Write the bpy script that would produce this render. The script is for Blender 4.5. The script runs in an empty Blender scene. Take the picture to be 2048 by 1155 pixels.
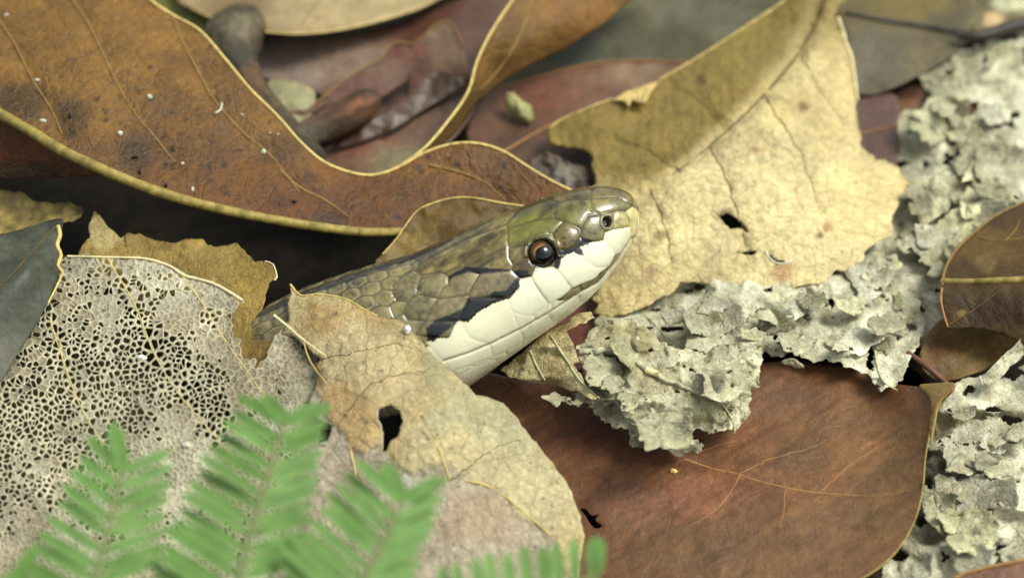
import bpy, math, random
import numpy as np
from mathutils import Vector, Matrix
from mathutils.geometry import delaunay_2d_cdt as cdt

random.seed(7)
RNG = np.random.default_rng(7)
R = math.radians
scene = bpy.context.scene
scene.unit_settings.system = 'METRIC'
scene.unit_settings.scale_length = 0.01          # one unit is one centimetre: a close-up of leaf litter
COL = scene.collection

# ------------------------------------------------------------------ camera
PITCH = 40.0
DIST = 22.0
LOOK = Vector((0, 0, 0.8))
cp, sp = math.cos(R(PITCH)), math.sin(R(PITCH))
CAM = LOOK + Vector((0, -cp, sp)) * DIST
cd = bpy.data.cameras.new('camera')
cam = bpy.data.objects.new('camera', cd)
COL.objects.link(cam)
cam.location = CAM
cam.rotation_euler = (R(90 - PITCH), 0, 0)
cd.sensor_width = 36
FW = 10.0                                         # frame width in cm at the look point
cd.lens = 36 * DIST / FW
cd.clip_start = 0.1
cd.clip_end = 5000
cd.dof.use_dof = True
cd.dof.focus_distance = 21.0
cd.dof.aperture_fstop = cd.lens * 1e-3 / (2 * 0.17)
cd.dof.aperture_blades = 0
scene.camera = cam
# ------------------------------------------------------------------ sky and sun
SUN_EL, SUN_AZ = 60.0, 98.0                       # degrees; azimuth measured clockwise from +Y
world = bpy.data.worlds.new('World'); scene.world = world; world.use_nodes = True
nt = world.node_tree
bg = nt.nodes['Background']
sky = nt.nodes.new('ShaderNodeTexSky'); sky.sky_type = 'NISHITA'; sky.sun_disc = False
sky.sun_elevation = R(SUN_EL); sky.sun_rotation = R(SUN_AZ)
sky.air_density = 1.0; sky.dust_density = 4.0; sky.ozone_density = 1.0
hs = nt.nodes.new('ShaderNodeHueSaturation'); hs.inputs['Saturation'].default_value = 0.35
nt.links.new(sky.outputs[0], hs.inputs['Color'])
mx = nt.nodes.new('ShaderNodeMix'); mx.data_type = 'RGBA'; mx.blend_type = 'MULTIPLY'
mx.inputs[0].default_value = 1.0; mx.inputs[7].default_value = (0.95, 1.0, 0.92, 1)
nt.links.new(hs.outputs[0], mx.inputs[6]); nt.links.new(mx.outputs[2], bg.inputs[0])
bg.inputs[1].default_value = 0.115
sd = bpy.data.lights.new('sun', 'SUN'); sd.energy = 1.5; sd.angle = R(22); sd.color = (1.0, 1.0, 0.90)
sun = bpy.data.objects.new('sun', sd); COL.objects.link(sun)
dv = Vector((math.sin(R(SUN_AZ)) * math.cos(R(SUN_EL)), math.cos(R(SUN_AZ)) * math.cos(R(SUN_EL)), math.sin(R(SUN_EL))))
sun.rotation_euler = dv.to_track_quat('Z', 'Y').to_euler(); sun.location = dv * 60
scene.view_settings.view_transform = 'Standard'; scene.view_settings.look = 'None'
scene.view_settings.exposure = 0.78; scene.view_settings.gamma = 1.0
scene.view_settings.use_curve_mapping = False
scene.cycles.use_denoising = True
scene.cycles.max_bounces = 5

# ------------------------------------------------------------------ measuring helpers
# Photograph pixels (2048 wide) are turned into points of the place: a ray through the pixel meets the height h (cm).
PX = FW / 2048.0
RT = np.array((1.0, 0, 0)); UP = np.array((0, sp, cp)); FWD = np.array((0, cp, -sp)); C0 = np.array(CAM)

def rays(x, y):
    u = (np.asarray(x, float) - 1024) * PX / DIST
    v = (577.5 - np.asarray(y, float)) * PX / DIST
    return u[..., None] * RT + v[..., None] * UP + FWD

def P(x, y, h):
    d = rays(x, y)
    t = (np.asarray(h, float) - C0[2]) / d[..., 2]
    return C0 + d * t[..., None]

def Pw(x, y, w):                                   # w: cm towards the camera from the look point's plane
    return C0 + rays(x, y) * (DIST - np.asarray(w, float))[..., None]

def project(p):
    q = p - C0
    z = q @ FWD
    return 1024 + (q @ RT) / z * DIST / PX, 577.5 - (q @ UP) / z * DIST / PX

def lin(c):
    c = np.asarray(c, float) / 255.0
    return np.where(c <= 0.04045, c / 12.92, ((c + 0.055) / 1.055) ** 2.4)

# ------------------------------------------------------------------ noise
def _hash(ix, iy, s):
    n = (ix.astype(np.int64) * 374761393 + iy.astype(np.int64) * 668265263 + s * 974711) & 0x7fffffff
    n = ((n ^ (n >> 13)) * 1274126177) & 0x7fffffff
    return ((n ^ (n >> 16)) & 0xffff) / 65535.0

def vnoise(x, y, s=0):
    ix, iy = np.floor(x), np.floor(y)
    fx, fy = x - ix, y - iy
    fx = fx * fx * fx * (fx * (fx * 6 - 15) + 10); fy = fy * fy * fy * (fy * (fy * 6 - 15) + 10)
    a = _hash(ix, iy, s); b = _hash(ix + 1, iy, s); c = _hash(ix, iy + 1, s); d = _hash(ix + 1, iy + 1, s)
    return (a * (1 - fx) + b * fx) * (1 - fy) + (c * (1 - fx) + d * fx) * fy

def fbm(x, y, scale, s=0, octv=4):
    x = np.asarray(x, float) / scale; y = np.asarray(y, float) / scale
    o, a, t = 0, 1.0, 0
    for k in range(octv):
        o = o + a * (vnoise(x, y, s + k * 17) - 0.5); t += a; a *= 0.5; x = x * 2.03 + 11.3; y = y * 2.03 + 5.7
    return o / t * 2

def worley(x, y, scale, s=0):
    x = np.asarray(x, float) / scale; y = np.asarray(y, float) / scale
    ix, iy = np.floor(x), np.floor(y)
    f1 = np.full(x.shape, 9.0); f2 = np.full(x.shape, 9.0); cid = np.zeros(x.shape)
    for dx in (-1, 0, 1):
        for dy in (-1, 0, 1):
            cx, cy = ix + dx, iy + dy
            qx = cx + _hash(cx, cy, s + 3); qy = cy + _hash(cx, cy, s + 9)
            d = np.hypot(x - qx, y - qy)
            m = d < f1
            f2 = np.where(m, f1, np.minimum(f2, d)); cid = np.where(m, _hash(cx, cy, s + 21), cid); f1 = np.where(m, d, f1)
    return f1, f2, cid

def sstep(a, b, x):
    t = np.clip((x - a) / (b - a), 0, 1)
    return t * t * (3 - 2 * t)

# ------------------------------------------------------------------ geometry helpers
class TPS:
    def __init__(self, pts, lam=1e-4):
        p = np.asarray(pts, float); self.c = p[:, :2] / 400.0; n = len(p)
        K = self._k(self.c, self.c) + lam * np.eye(n)
        A = np.zeros((n + 3, n + 3)); Q = np.c_[np.ones(n), self.c]
        A[:n, :n] = K; A[:n, n:] = Q; A[n:, :n] = Q.T
        self.w = np.linalg.lstsq(A, np.r_[p[:, 2], 0, 0, 0], rcond=None)[0]
    def _k(self, a, b):
        d2 = ((a[:, None] - b[None]) ** 2).sum(-1)
        return 0.5 * d2 * np.log(d2 + 1e-12)
    def __call__(self, x, y):
        q = np.c_[np.ravel(x), np.ravel(y)] / 400.0
        o = self._k(q, self.c) @ self.w[:-3] + self.w[-3] + q @ self.w[-2:]
        return o.reshape(np.shape(x))

def smooth_path(pts, step, closed=False):
    """Catmull-Rom through the points, resampled about every `step` pixels."""
    p = np.asarray(pts, float); n = len(p); out = []
    rng = range(n if closed else n - 1)
    for i in rng:
        if closed:
            a, b, c, d = p[(i - 1) % n], p[i], p[(i + 1) % n], p[(i + 2) % n]
        else:
            a, b, c, d = p[max(i - 1, 0)], p[i], p[i + 1], p[min(i + 2, n - 1)]
        k = max(1, int(np.hypot(*(c - b)[:2]) / step))
        for j in range(k):
            t = j / k
            out.append(0.5 * ((2 * b) + (c - a) * t + (2 * a - 5 * b + 4 * c - d) * t * t + (3 * b - a - 3 * c + d) * t ** 3))
    if not closed: out.append(p[-1])
    return np.array(out)

def inside(poly, x, y):
    r = np.zeros(np.shape(x), bool); n = len(poly)
    for i in range(n):
        x1, y1 = poly[i][:2]; x2, y2 = poly[(i + 1) % n][:2]
        if y1 == y2: continue
        c = (y1 > y) != (y2 > y)
        r ^= c & (x < (x2 - x1) * (y - y1) / (y2 - y1) + x1)
    return r

def polydist(poly, x, y, closed=True):
    d = np.full(np.shape(x), 1e9); n = len(poly)
    for i in range(n if closed else n - 1):
        a = np.array(poly[i][:2], float); b = np.array(poly[(i + 1) % n][:2], float); e = b - a
        t = np.clip(((x - a[0]) * e[0] + (y - a[1]) * e[1]) / (e @ e + 1e-9), 0, 1)
        d = np.minimum(d, np.hypot(x - a[0] - t * e[0], y - a[1] - t * e[1]))
    return d

def link(o, parent=None):
    COL.objects.link(o)
    if parent is not None: o.parent = parent
    return o

def tag(o, label=None, cat=None, group=None, kind=None):
    if label: o['label'] = label
    if cat: o['category'] = cat
    if group: o['group'] = group
    if kind: o['kind'] = kind
    return o

def empty(name, loc):
    e = bpy.data.objects.new(name, None); e.location = Vector(loc); e.empty_display_size = 0.3
    return link(e)

def mesh_obj(name, verts, faces, mat, parent=None, tint=None, smooth=True):
    """verts are in world space; the object's origin goes to the parent's place, or to the foot of the mesh."""
    v = np.asarray(verts, float)
    if parent is not None: org = world_loc(parent)
    else:
        org = v.mean(0); org[2] = v[:, 2].min()
    me = bpy.data.meshes.new(name)
    me.from_pydata((v - org).tolist(), [], [list(map(int, f)) for f in faces])
    if tint is not None:
        at = me.color_attributes.new('tint', 'FLOAT_COLOR', 'POINT')
        at.data.foreach_set('color', np.c_[tint, np.ones(len(tint))].astype(np.float32).ravel())
    me.polygons.foreach_set('use_smooth', [smooth] * len(me.polygons))
    me.materials.append(mat); me.update()
    o = bpy.data.objects.new(name, me)
    link(o, parent)
    if parent is None: o.location = Vector(org)
    return o

def world_loc(o):
    l = np.zeros(3)
    while o is not None:
        l = l + np.array(o.location); o = o.parent
    return l

def solid(o, t, offset=-1):
    m = o.modifiers.new('thickness', 'SOLIDIFY'); m.thickness = t; m.offset = offset; m.use_even_offset = False
    return o

def tube(name, pts, radii, mat, parent, seg=7, tint=None, rough=0.0):
    p = np.asarray(pts, float); n = len(p)
    r = np.asarray(radii, float)
    t = np.gradient(p, axis=0); t /= np.linalg.norm(t, axis=1)[:, None] + 1e-9
    ref = np.array((0.13, -0.4, 0.9)); V = []; F = []
    for i in range(n):
        a = np.cross(t[i], ref); a /= np.linalg.norm(a) + 1e-9; b = np.cross(a, t[i])
        for k in range(seg):
            an = 2 * math.pi * k / seg
            rr = r[i] * (1 + rough * (random.random() - 0.5))
            V.append(p[i] + (a * math.cos(an) + b * math.sin(an)) * rr)
    for i in range(n - 1):
        for k in range(seg):
            k2 = (k + 1) % seg
            F.append((i * seg + k, i * seg + k2, (i + 1) * seg + k2, (i + 1) * seg + k))
    F.append(tuple(range(seg))); F.append(tuple(range((n - 1) * seg, n * seg))[::-1])
    tt = None if tint is None else np.repeat(np.asarray(tint, float).reshape(-1, 3) if np.ndim(tint) > 1 else np.tile(lin(tint), (n, 1)), seg, axis=0)
    return mesh_obj(name, V, F, mat, parent, tint=tt)

# ------------------------------------------------------------------ materials
MATS = {}
def N(nt, t, **kw):
    n = nt.nodes.new('ShaderNode' + t)
    for k, v in kw.items(): setattr(n, k, v)
    return n

def leaf_mat(name, vein=9.0, vein_amt=0.35, vein_col=(60, 48, 24), speck=0.3, speck_scale=30, rough=0.6, bump=0.25,
             mottle=0.5, spec=0.35, vein_w=0.10, fibre=0.0, trans=0.0, sheen=0.0):
    """Dead-leaf surface: the leaf's own tint, uneven mottling, a net of fine veins, mould specks, fine relief."""
    if name in MATS: return MATS[name]
    m = bpy.data.materials.new(name); m.use_nodes = True; nt = m.node_tree; L = nt.links.new
    b = nt.nodes['Principled BSDF']
    at = N(nt, 'Attribute', attribute_name='tint'); tc = N(nt, 'TexCoord')
    # warp the coordinates so that the vein net is irregular
    nz = N(nt, 'TexNoise'); nz.inputs['Scale'].default_value = vein * 0.8; nz.inputs['Detail'].default_value = 2
    L(tc.outputs['Object'], nz.inputs['Vector'])
    wa = N(nt, 'VectorMath', operation='MULTIPLY_ADD'); wa.inputs[1].default_value = (0.22 / vein,) * 3
    L(nz.outputs['Color'], wa.inputs[0]); L(tc.outputs['Object'], wa.inputs[2])
    def vor(scale, w):
        v = N(nt, 'TexVoronoi', feature='DISTANCE_TO_EDGE'); v.inputs['Scale'].default_value = scale
        L(wa.outputs[0], v.inputs['Vector'])
        r = N(nt, 'MapRange', interpolation_type='SMOOTHSTEP'); r.inputs[1].default_value = 0.0; r.inputs[2].default_value = w
        r.inputs[3].default_value = 1.0; r.inputs[4].default_value = 0.0
        L(v.outputs['Distance'], r.inputs[0]); return r.outputs[0]
    v1, v2 = vor(vein * 0.42, vein_w * 0.7), vor(vein * 1.5, vein_w * 2.0)
    # mottling
    mo = N(nt, 'TexNoise'); mo.inputs['Scale'].default_value = 1.9; mo.inputs['Detail'].default_value = 7; mo.inputs['Roughness'].default_value = 0.68
    L(tc.outputs['Object'], mo.inputs['Vector'])
    mr = N(nt, 'MapRange'); mr.inputs[1].default_value = 0.3; mr.inputs[2].default_value = 0.7
    mr.inputs[3].default_value = 1 - mottle * 0.75; mr.inputs[4].default_value = 1 + mottle * 0.55
    L(mo.outputs['Fac'], mr.inputs[0])
    gr = N(nt, 'TexNoise'); gr.inputs['Scale'].default_value = 16; gr.inputs['Detail'].default_value = 6; gr.inputs['Roughness'].default_value = 0.75
    L(tc.outputs['Object'], gr.inputs['Vector'])
    g2 = N(nt, 'MapRange'); g2.inputs[1].default_value = 0.3; g2.inputs[2].default_value = 0.7; g2.inputs[3].default_value = 1 - mottle * 0.6; g2.inputs[4].default_value = 1 + mottle * 0.5
    L(gr.outputs['Fac'], g2.inputs[0])
    mm = N(nt, 'Math', operation='MULTIPLY'); L(mr.outputs[0], mm.inputs[0]); L(g2.outputs[0], mm.inputs[1])
    sc = N(nt, 'VectorMath', operation='SCALE'); L(at.outputs['Color'], sc.inputs[0]); L(mm.outputs[0], sc.inputs['Scale'])
    # dark veins
    va = N(nt, 'Math', operation='MAXIMUM'); L(v1, va.inputs[0])
    vh = N(nt, 'Math', operation='MULTIPLY'); L(v2, vh.inputs[0]); vh.inputs[1].default_value = 0.6; L(vh.outputs[0], va.inputs[1])
    vb = N(nt, 'Math', operation='MULTIPLY'); L(va.outputs[0], vb.inputs[0]); vb.inputs[1].default_value = vein_amt
    c1 = N(nt, 'Mix', data_type='RGBA'); L(vb.outputs[0], c1.inputs[0]); L(sc.outputs[0], c1.inputs[6])
    c1.inputs[7].default_value = (*lin(vein_col), 1)
    # mould specks
    sn = N(nt, 'TexNoise'); sn.inputs['Scale'].default_value = speck_scale; sn.inputs['Detail'].default_value = 3; sn.inputs['Roughness'].default_value = 0.6
    L(tc.outputs['Object'], sn.inputs['Vector'])
    sr = N(nt, 'MapRange', interpolation_type='SMOOTHSTEP'); sr.inputs[1].default_value = 0.60; sr.inputs[2].default_value = 0.72; sr.inputs[4].default_value = speck
    L(sn.outputs['Fac'], sr.inputs[0])
    c2 = N(nt, 'Mix', data_type='RGBA'); L(sr.outputs[0], c2.inputs[0]); L(c1.outputs[2], c2.inputs[6]); c2.inputs[7].default_value = (0.022, 0.02, 0.014, 1)
    L(c2.outputs[2], b.inputs['Base Color'])
    # relief
    h1 = N(nt, 'Math', operation='MULTIPLY_ADD'); L(va.outputs[0], h1.inputs[0]); h1.inputs[1].default_value = -0.6; L(gr.outputs['Fac'], h1.inputs[2])
    bp = N(nt, 'Bump'); bp.inputs['Strength'].default_value = bump; bp.inputs['Distance'].default_value = 0.03
    L(h1.outputs[0], bp.inputs['Height']); L(bp.outputs[0], b.inputs['Normal'])
    rr = N(nt, 'MapRange'); rr.inputs[1].default_value = 0.3; rr.inputs[2].default_value = 0.7; rr.inputs[3].default_value = rough - 0.12; rr.inputs[4].default_value = rough + 0.15
    L(mo.outputs['Fac'], rr.inputs[0]); L(rr.outputs[0], b.inputs['Roughness'])
    b.inputs['Specular IOR Level'].default_value = spec
    MATS[name] = m
    return m

def plain_mat(name, rgb=None, rough=0.6, spec=0.4, noise=0.25, scale=20, bump=0.15, coat=0.0, attr=False):
    if name in MATS: return MATS[name]
    m = bpy.data.materials.new(name); m.use_nodes = True; nt = m.node_tree; L = nt.links.new
    b = nt.nodes['Principled BSDF']; tc = N(nt, 'TexCoord')
    nz = N(nt, 'TexNoise'); nz.inputs['Scale'].default_value = scale; nz.inputs['Detail'].default_value = 5; nz.inputs['Roughness'].default_value = 0.65
    L(tc.outputs['Object'], nz.inputs['Vector'])
    mr = N(nt, 'MapRange'); mr.inputs[1].default_value = 0.3; mr.inputs[2].default_value = 0.7; mr.inputs[3].default_value = 1 - noise; mr.inputs[4].default_value = 1 + noise
    L(nz.outputs['Fac'], mr.inputs[0])
    sc = N(nt, 'VectorMath', operation='SCALE'); L(mr.outputs[0], sc.inputs['Scale'])
    if attr:
        at = N(nt, 'Attribute', attribute_name='tint'); L(at.outputs['Color'], sc.inputs[0])
    else: sc.inputs[0].default_value = tuple(lin(rgb))
    L(sc.outputs[0], b.inputs['Base Color'])
    bp = N(nt, 'Bump'); bp.inputs['Strength'].default_value = bump; bp.inputs['Distance'].default_value = 0.02
    L(nz.outputs['Fac'], bp.inputs['Height']); L(bp.outputs[0], b.inputs['Normal'])
    b.inputs['Roughness'].default_value = rough; b.inputs['Specular IOR Level'].default_value = spec
    b.inputs['Coat Weight'].default_value = coat; b.inputs['Coat Roughness'].default_value = 0.12
    MATS[name] = m
    return m

# ------------------------------------------------------------------ leaf builder
def tint_of(x, y, base, blobs=(), noise=0.0, noise_col=None, nscale=120, seed=0):
    c = np.tile(lin(base), (len(x), 1))
    if noise_col is not None:
        f = np.clip(fbm(x, y, nscale, seed) * noise + 0.5 * noise, 0, 1)[:, None]
        c = c * (1 - f) + lin(noise_col) * f
    for b in blobs:
        bx, by, r, col = b[:4]; ry = b[4] if len(b) > 4 else r; k = b[5] if len(b) > 5 else 1.0
        q = np.hypot((x - bx) / r, (y - by) / ry) + fbm(x, y, 40, 5) * 0.35
        f = (1 - sstep(0.45, 1.1, q))[:, None] * k
        c = c * (1 - f) + lin(col) * f
    return c

def blade(name, outline, ctrl, mat, tint, parent=None, spacing=7, holes=(), relief=None, jag=0.0, jag_scale=14,
          smooth=True, thick=0.014, cut=None, step=None, seed=0, two_sided=None):
    """A leaf blade: outline and holes in photograph pixels, heights (cm) at control points, relief(x, y) in cm."""
    step = step or spacing
    def ring(pts):
        r = smooth_path(pts, step, True) if smooth else densify(pts, step)
        if jag:
            n = len(r); t = np.arange(n) * step
            nx = fbm(r[:, 0], r[:, 1], jag_scale, seed + 31, 3); ny = fbm(r[:, 0], r[:, 1], jag_scale, seed + 77, 3)
            r = r + jag * np.c_[nx, ny] * 2
        return r
    rings = [ring(outline)] + [ring(h) for h in holes]
    lo, hi = rings[0].min(0), rings[0].max(0)
    gx, gy = np.meshgrid(np.arange(lo[0], hi[0], spacing), np.arange(lo[1], hi[1], spacing * 0.87))
    gx = gx + (np.arange(gx.shape[0]) % 2)[:, None] * spacing * 0.5
    gx = gx.ravel() + RNG.uniform(-.15, .15, gx.size) * spacing; gy = gy.ravel() + RNG.uniform(-.15, .15, gy.size) * spacing
    ok = inside(rings[0], gx, gy)
    for h in rings[1:]: ok &= ~inside(h, gx, gy)
    gx, gy = gx[ok], gy[ok]
    dmin = np.full(gx.shape, 1e9)
    for r in rings:
        for s in range(0, len(gx), 4000):
            q = np.hypot(gx[s:s + 4000, None] - r[None, :, 0], gy[s:s + 4000, None] - r[None, :, 1]).min(1)
            dmin[s:s + 4000] = np.minimum(dmin[s:s + 4000], q)
    ok = dmin > spacing * 0.5
    allp = np.vstack(rings + [np.c_[gx[ok], gy[ok]]])
    fl = []; k = 0
    for r in rings: fl.append(list(range(k, k + len(r)))); k += len(r)
    vs, es, fs, *_ = cdt([Vector(p) for p in allp], [], fl, 0, 1e-4, False)
    q = np.array([tuple(v) for v in vs]); x, y = q[:, 0], q[:, 1]
    F = np.array([f for f in fs if len(f) == 3])
    cx, cy = x[F].mean(1), y[F].mean(1)
    ok = inside(rings[0], cx, cy)
    for r in rings[1:]: ok &= ~inside(r, cx, cy)
    F = F[ok]
    if cut is not None:
        cx, cy = x[F].mean(1), y[F].mean(1)
        F = F[~cut(cx, cy)]
        used = np.unique(F); remap = -np.ones(len(x), int); remap[used] = np.arange(len(used)); F = remap[F]; x, y = x[used], y[used]
    surf = TPS(ctrl)
    def hf(x, y):
        h = surf(x, y)
        return h + relief(x, y) if relief is not None else h
    V = P(x, y, hf(x, y))
    # face towards the camera
    nrm = np.cross(V[F[:, 1]] - V[F[:, 0]], V[F[:, 2]] - V[F[:, 0]]); s = (nrm * (C0 - V[F[:, 0]])).sum(1)
    if (s < 0).mean() > 0.5: F = F[:, ::-1]
    o = mesh_obj(name, V, F, mat, parent, tint=tint(x, y))
    solid(o, thick)
    return o, hf

def densify(pts, step):
    p = np.asarray(pts, float); out = []
    for i in range(len(p)):
        a, b = p[i], p[(i + 1) % len(p)]; k = max(1, int(np.hypot(*(b - a)) / step))
        for j in range(k): out.append(a + (b - a) * j / k)
    return np.array(out)

def vein(name, path, hf, parent, mat, r0=0.02, r1=0.006, off=0.004, step=6, seg=6, wob=0.0):
    p = smooth_path(path, step)
    if wob: p = p + np.c_[fbm(p[:, 0], p[:, 1], 18, 3), fbm(p[:, 0], p[:, 1], 18, 8)] * wob
    h = hf(p[:, 0], p[:, 1]) + off
    V = P(p[:, 0], p[:, 1], h)
    r = np.linspace(r0, r1, len(p)) * (1 + 0.10 * fbm(p[:, 0], p[:, 1], 24, 2))
    return tube(name, V, r, mat, parent, seg)

def centre(outline, h):
    p = np.array(outline, float).mean(0)
    q = P(p[0], p[1], h)
    return (q[0], q[1], max(0.0, float(h) - 0.3))

V_STRAW = plain_mat('straw_vein', (196, 172, 104), rough=0.6, noise=0.3, scale=14)
V_OLIVE = plain_mat('olive_midrib', (138, 120, 60), rough=0.6, noise=0.5, scale=9, bump=0.4)
V_BROWN = plain_mat('brown_vein', (126, 98, 50), rough=0.6, noise=0.3, scale=14)
V_DARK = plain_mat('dark_vein', (92, 72, 36), rough=0.7, noise=0.4, scale=14)
V_PALE = plain_mat('pale_vein', (222, 206, 160), rough=0.6, noise=0.2, scale=14)
V_GREY = plain_mat('grey_vein', (176, 172, 142), rough=0.8, noise=0.4, scale=14)
V_RUST = plain_mat('rust_vein', (150, 108, 62), rough=0.6, noise=0.3, scale=14)

# ================================================================== the ground
def make_soil():
    n = 110; t = np.linspace(-1, 1, n); t = np.sign(t) * np.abs(t) ** 3 * 300
    X, Y = np.meshgrid(t, t)
    x, y = X.ravel(), Y.ravel()
    z = -0.55 + 0.12 * fbm(x, y, 1.2, 4) * (np.hypot(x, y) < 40)
    F = []
    for i in range(n - 1):
        for j in range(n - 1): F.append((i * n + j, i * n + j + 1, (i + 1) * n + j + 1, (i + 1) * n + j))
    m = plain_mat('dark_soil', (22, 18, 12), rough=0.95, spec=0.15, noise=0.7, scale=6, bump=0.8)
    o = mesh_obj('ground', np.c_[x, y, z], F, m); tag(o, kind='structure')
make_soil()

# ================================================================== leaves
def wavy(amp, scale, seed=0, fine=0.004):
    return lambda x, y: amp * fbm(x, y, scale, seed, 3) + fine * fbm(x, y, 16, seed + 5, 3)

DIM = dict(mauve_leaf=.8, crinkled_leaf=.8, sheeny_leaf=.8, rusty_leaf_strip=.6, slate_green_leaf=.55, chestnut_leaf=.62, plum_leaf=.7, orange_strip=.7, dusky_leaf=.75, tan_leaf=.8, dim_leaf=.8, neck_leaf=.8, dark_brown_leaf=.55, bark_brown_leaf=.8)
def single(name, label, cat, outline, ctrl, mat, base, blobs=(), group=None, noise=0.0, noise_col=None, nscale=120, seed=0, veins=(), **kw):
    """A leaf that is one top-level thing: an Empty with a blade and its raised veins."""
    hm = float(np.mean([c[2] for c in ctrl]))
    e = empty(name, centre(outline, hm)); tag(e, label, cat, group)
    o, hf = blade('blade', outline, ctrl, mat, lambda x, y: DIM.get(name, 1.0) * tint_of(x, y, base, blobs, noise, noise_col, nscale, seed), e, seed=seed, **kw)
    for v in veins:
        vein(v[0], v[1], hf, e, v[2], *v[3:])
    return e, hf

# ---- the big curled brown leaf
M_CURL = leaf_mat('curled_leaf_skin', vein=9, vein_amt=0.10, vein_col=(150, 112, 52), speck=0.55, speck_scale=9, rough=0.5, bump=0.55, mottle=0.55, spec=0.4)
A_OUT = [(-90, -90), (200, -90), (265, -40), (300, 0), (345, 30), (400, 62), (450, 118), (500, 178), (555, 232), (600, 283), (645, 322),
         (695, 343), (745, 350), (795, 335), (850, 305), (905, 288), (955, 287), (1005, 302), (1055, 333), (1100, 360), (1145, 382), (1180, 410),
         (1100, 470), (950, 500), (880, 478), (810, 465), (720, 465), (600, 449), (470, 425), (350, 395), (240, 356), (130, 306), (60, 264), (0, 230), (-90, 182)]
A_CTRL = [(-90, -90, 2.15), (150, -60, 2.2), (300, 0, 2.15), (400, 62, 2.05), (500, 178, 1.9), (600, 283, 1.62), (695, 343, 1.36), (745, 350, 1.3), (795, 335, 1.3),
          (905, 288, 1.38), (955, 287, 1.40), (1055, 333, 1.28), (1145, 382, 1.12), (1180, 410, 1.0),
          (-90, 182, 2.05), (0, 230, 2.0), (130, 306, 1.9), (240, 356, 1.8), (350, 395, 1.66), (470, 425, 1.5), (600, 449, 1.32), (720, 465, 1.18), (810, 465, 1.08), (950, 500, 0.8),
          (150, 120, 2.16), (320, 200, 1.98), (480, 320, 1.66), (620, 390, 1.42), (780, 400, 1.24), (920, 370, 1.2), (1020, 400, 1.08)]
A_VEINS = [[(130, -20), (165, 30), (195, 85), (230, 160), (265, 220), (310, 275), (350, 325)],
           [(345, 32), (365, 85), (400, 150), (425, 195), (480, 260), (540, 310), (600, 385)],
           [(-10, 30), (30, 90), (65, 160), (100, 215), (125, 270)],
           [(860, 330), (920, 345), (970, 365), (1010, 400)],
           [(560, 340), (600, 375), (650, 400), (700, 435)]]
def a_relief(x, y):
    d = np.full(x.shape, 1e9)
    for v in A_VEINS: d = np.minimum(d, polydist(v, x, y, False))
    f1, f2, _ = worley(x * 0.8 + y * 0.5, y * 1.2 - x * 0.5, 21, 3)
    puck = np.clip(f2 - f1, 0, 0.5)
    return -0.022 * np.exp(-(d / 18.0) ** 2) + 0.022 * puck + 0.03 * fbm(x, y, 150, 9, 2) + 0.006 * fbm(x, y, 14, 2, 2)
def a_tint(x, y):
    c = tint_of(x, y, (150, 106, 40), [(150, 60, 330, (164, 118, 44), 240), (520, 400, 300, (132, 82, 24), 110), (700, 420, 260, (122, 70, 20), 80), (950, 400, 220, (128, 80, 24), 100),
                                        (330, 330, 160, (120, 78, 28), 90, .8), (40, 200, 70, (92, 66, 30), 50, .9), (140, 235, 45, (84, 60, 28), 60, .8), (270, 310, 40, (70, 46, 20), 40, .7), (880, 330, 120, (150, 100, 40), 40),
                                        (560, 300, 60, (96, 66, 26), 40, .6), (650, 440, 50, (70, 42, 20), 22, .7), (560, 405, 30, (78, 46, 22), 16, .7), (620, 355, 22, (60, 36, 18), 14, .7)],
                0.5, (112, 70, 26), 110, 3)
    dots = fbm(x, y, 15, 40, 2)
    k = (sstep(0.52, 0.66, dots) * sstep(60, 260, x * 0.3 + y))[:, None] * 0.85
    c = c * (1 - k) + lin((46, 30, 16)) * k
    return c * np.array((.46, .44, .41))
leafA = empty('curled_leaf', (*P(300., 250., 1.9)[:2], 1.2))
tag(leafA, 'large curled golden brown leaf with pale margin and yellow midrib above the snake', 'leaf')
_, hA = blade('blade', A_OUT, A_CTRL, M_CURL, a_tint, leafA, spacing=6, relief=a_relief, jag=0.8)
vein('midrib', [(-90, 180), (0, 228), (60, 262), (130, 304), (240, 354), (350, 394), (470, 424), (600, 448), (720, 463), (815, 463)], hA, leafA, V_OLIVE, 0.056, 0.044, -0.016, 6, 10)
for i, v in enumerate(A_VEINS): vein('vein', v, hA, leafA, V_BROWN, 0.018, 0.009, 0.001)
vein('margin', A_OUT[2:21], hA, leafA, V_STRAW, 0.017, 0.015, 0.002, 5, 7)
# the lower half of the blade hanging under the midrib
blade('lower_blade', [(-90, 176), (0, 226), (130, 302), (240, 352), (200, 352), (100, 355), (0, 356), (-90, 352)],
      [(-90, 176, 1.98), (0, 226, 1.93), (130, 302, 1.83), (240, 352, 1.74), (100, 355, 1.5), (0, 356, 1.36), (-90, 352, 1.3)], M_CURL,
      lambda x, y: .6 * tint_of(x, y, (118, 60, 26), [(60, 340, 120, (60, 36, 20), 26)], .5, (80, 44, 22), 60, 5), leafA, spacing=8)
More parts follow.
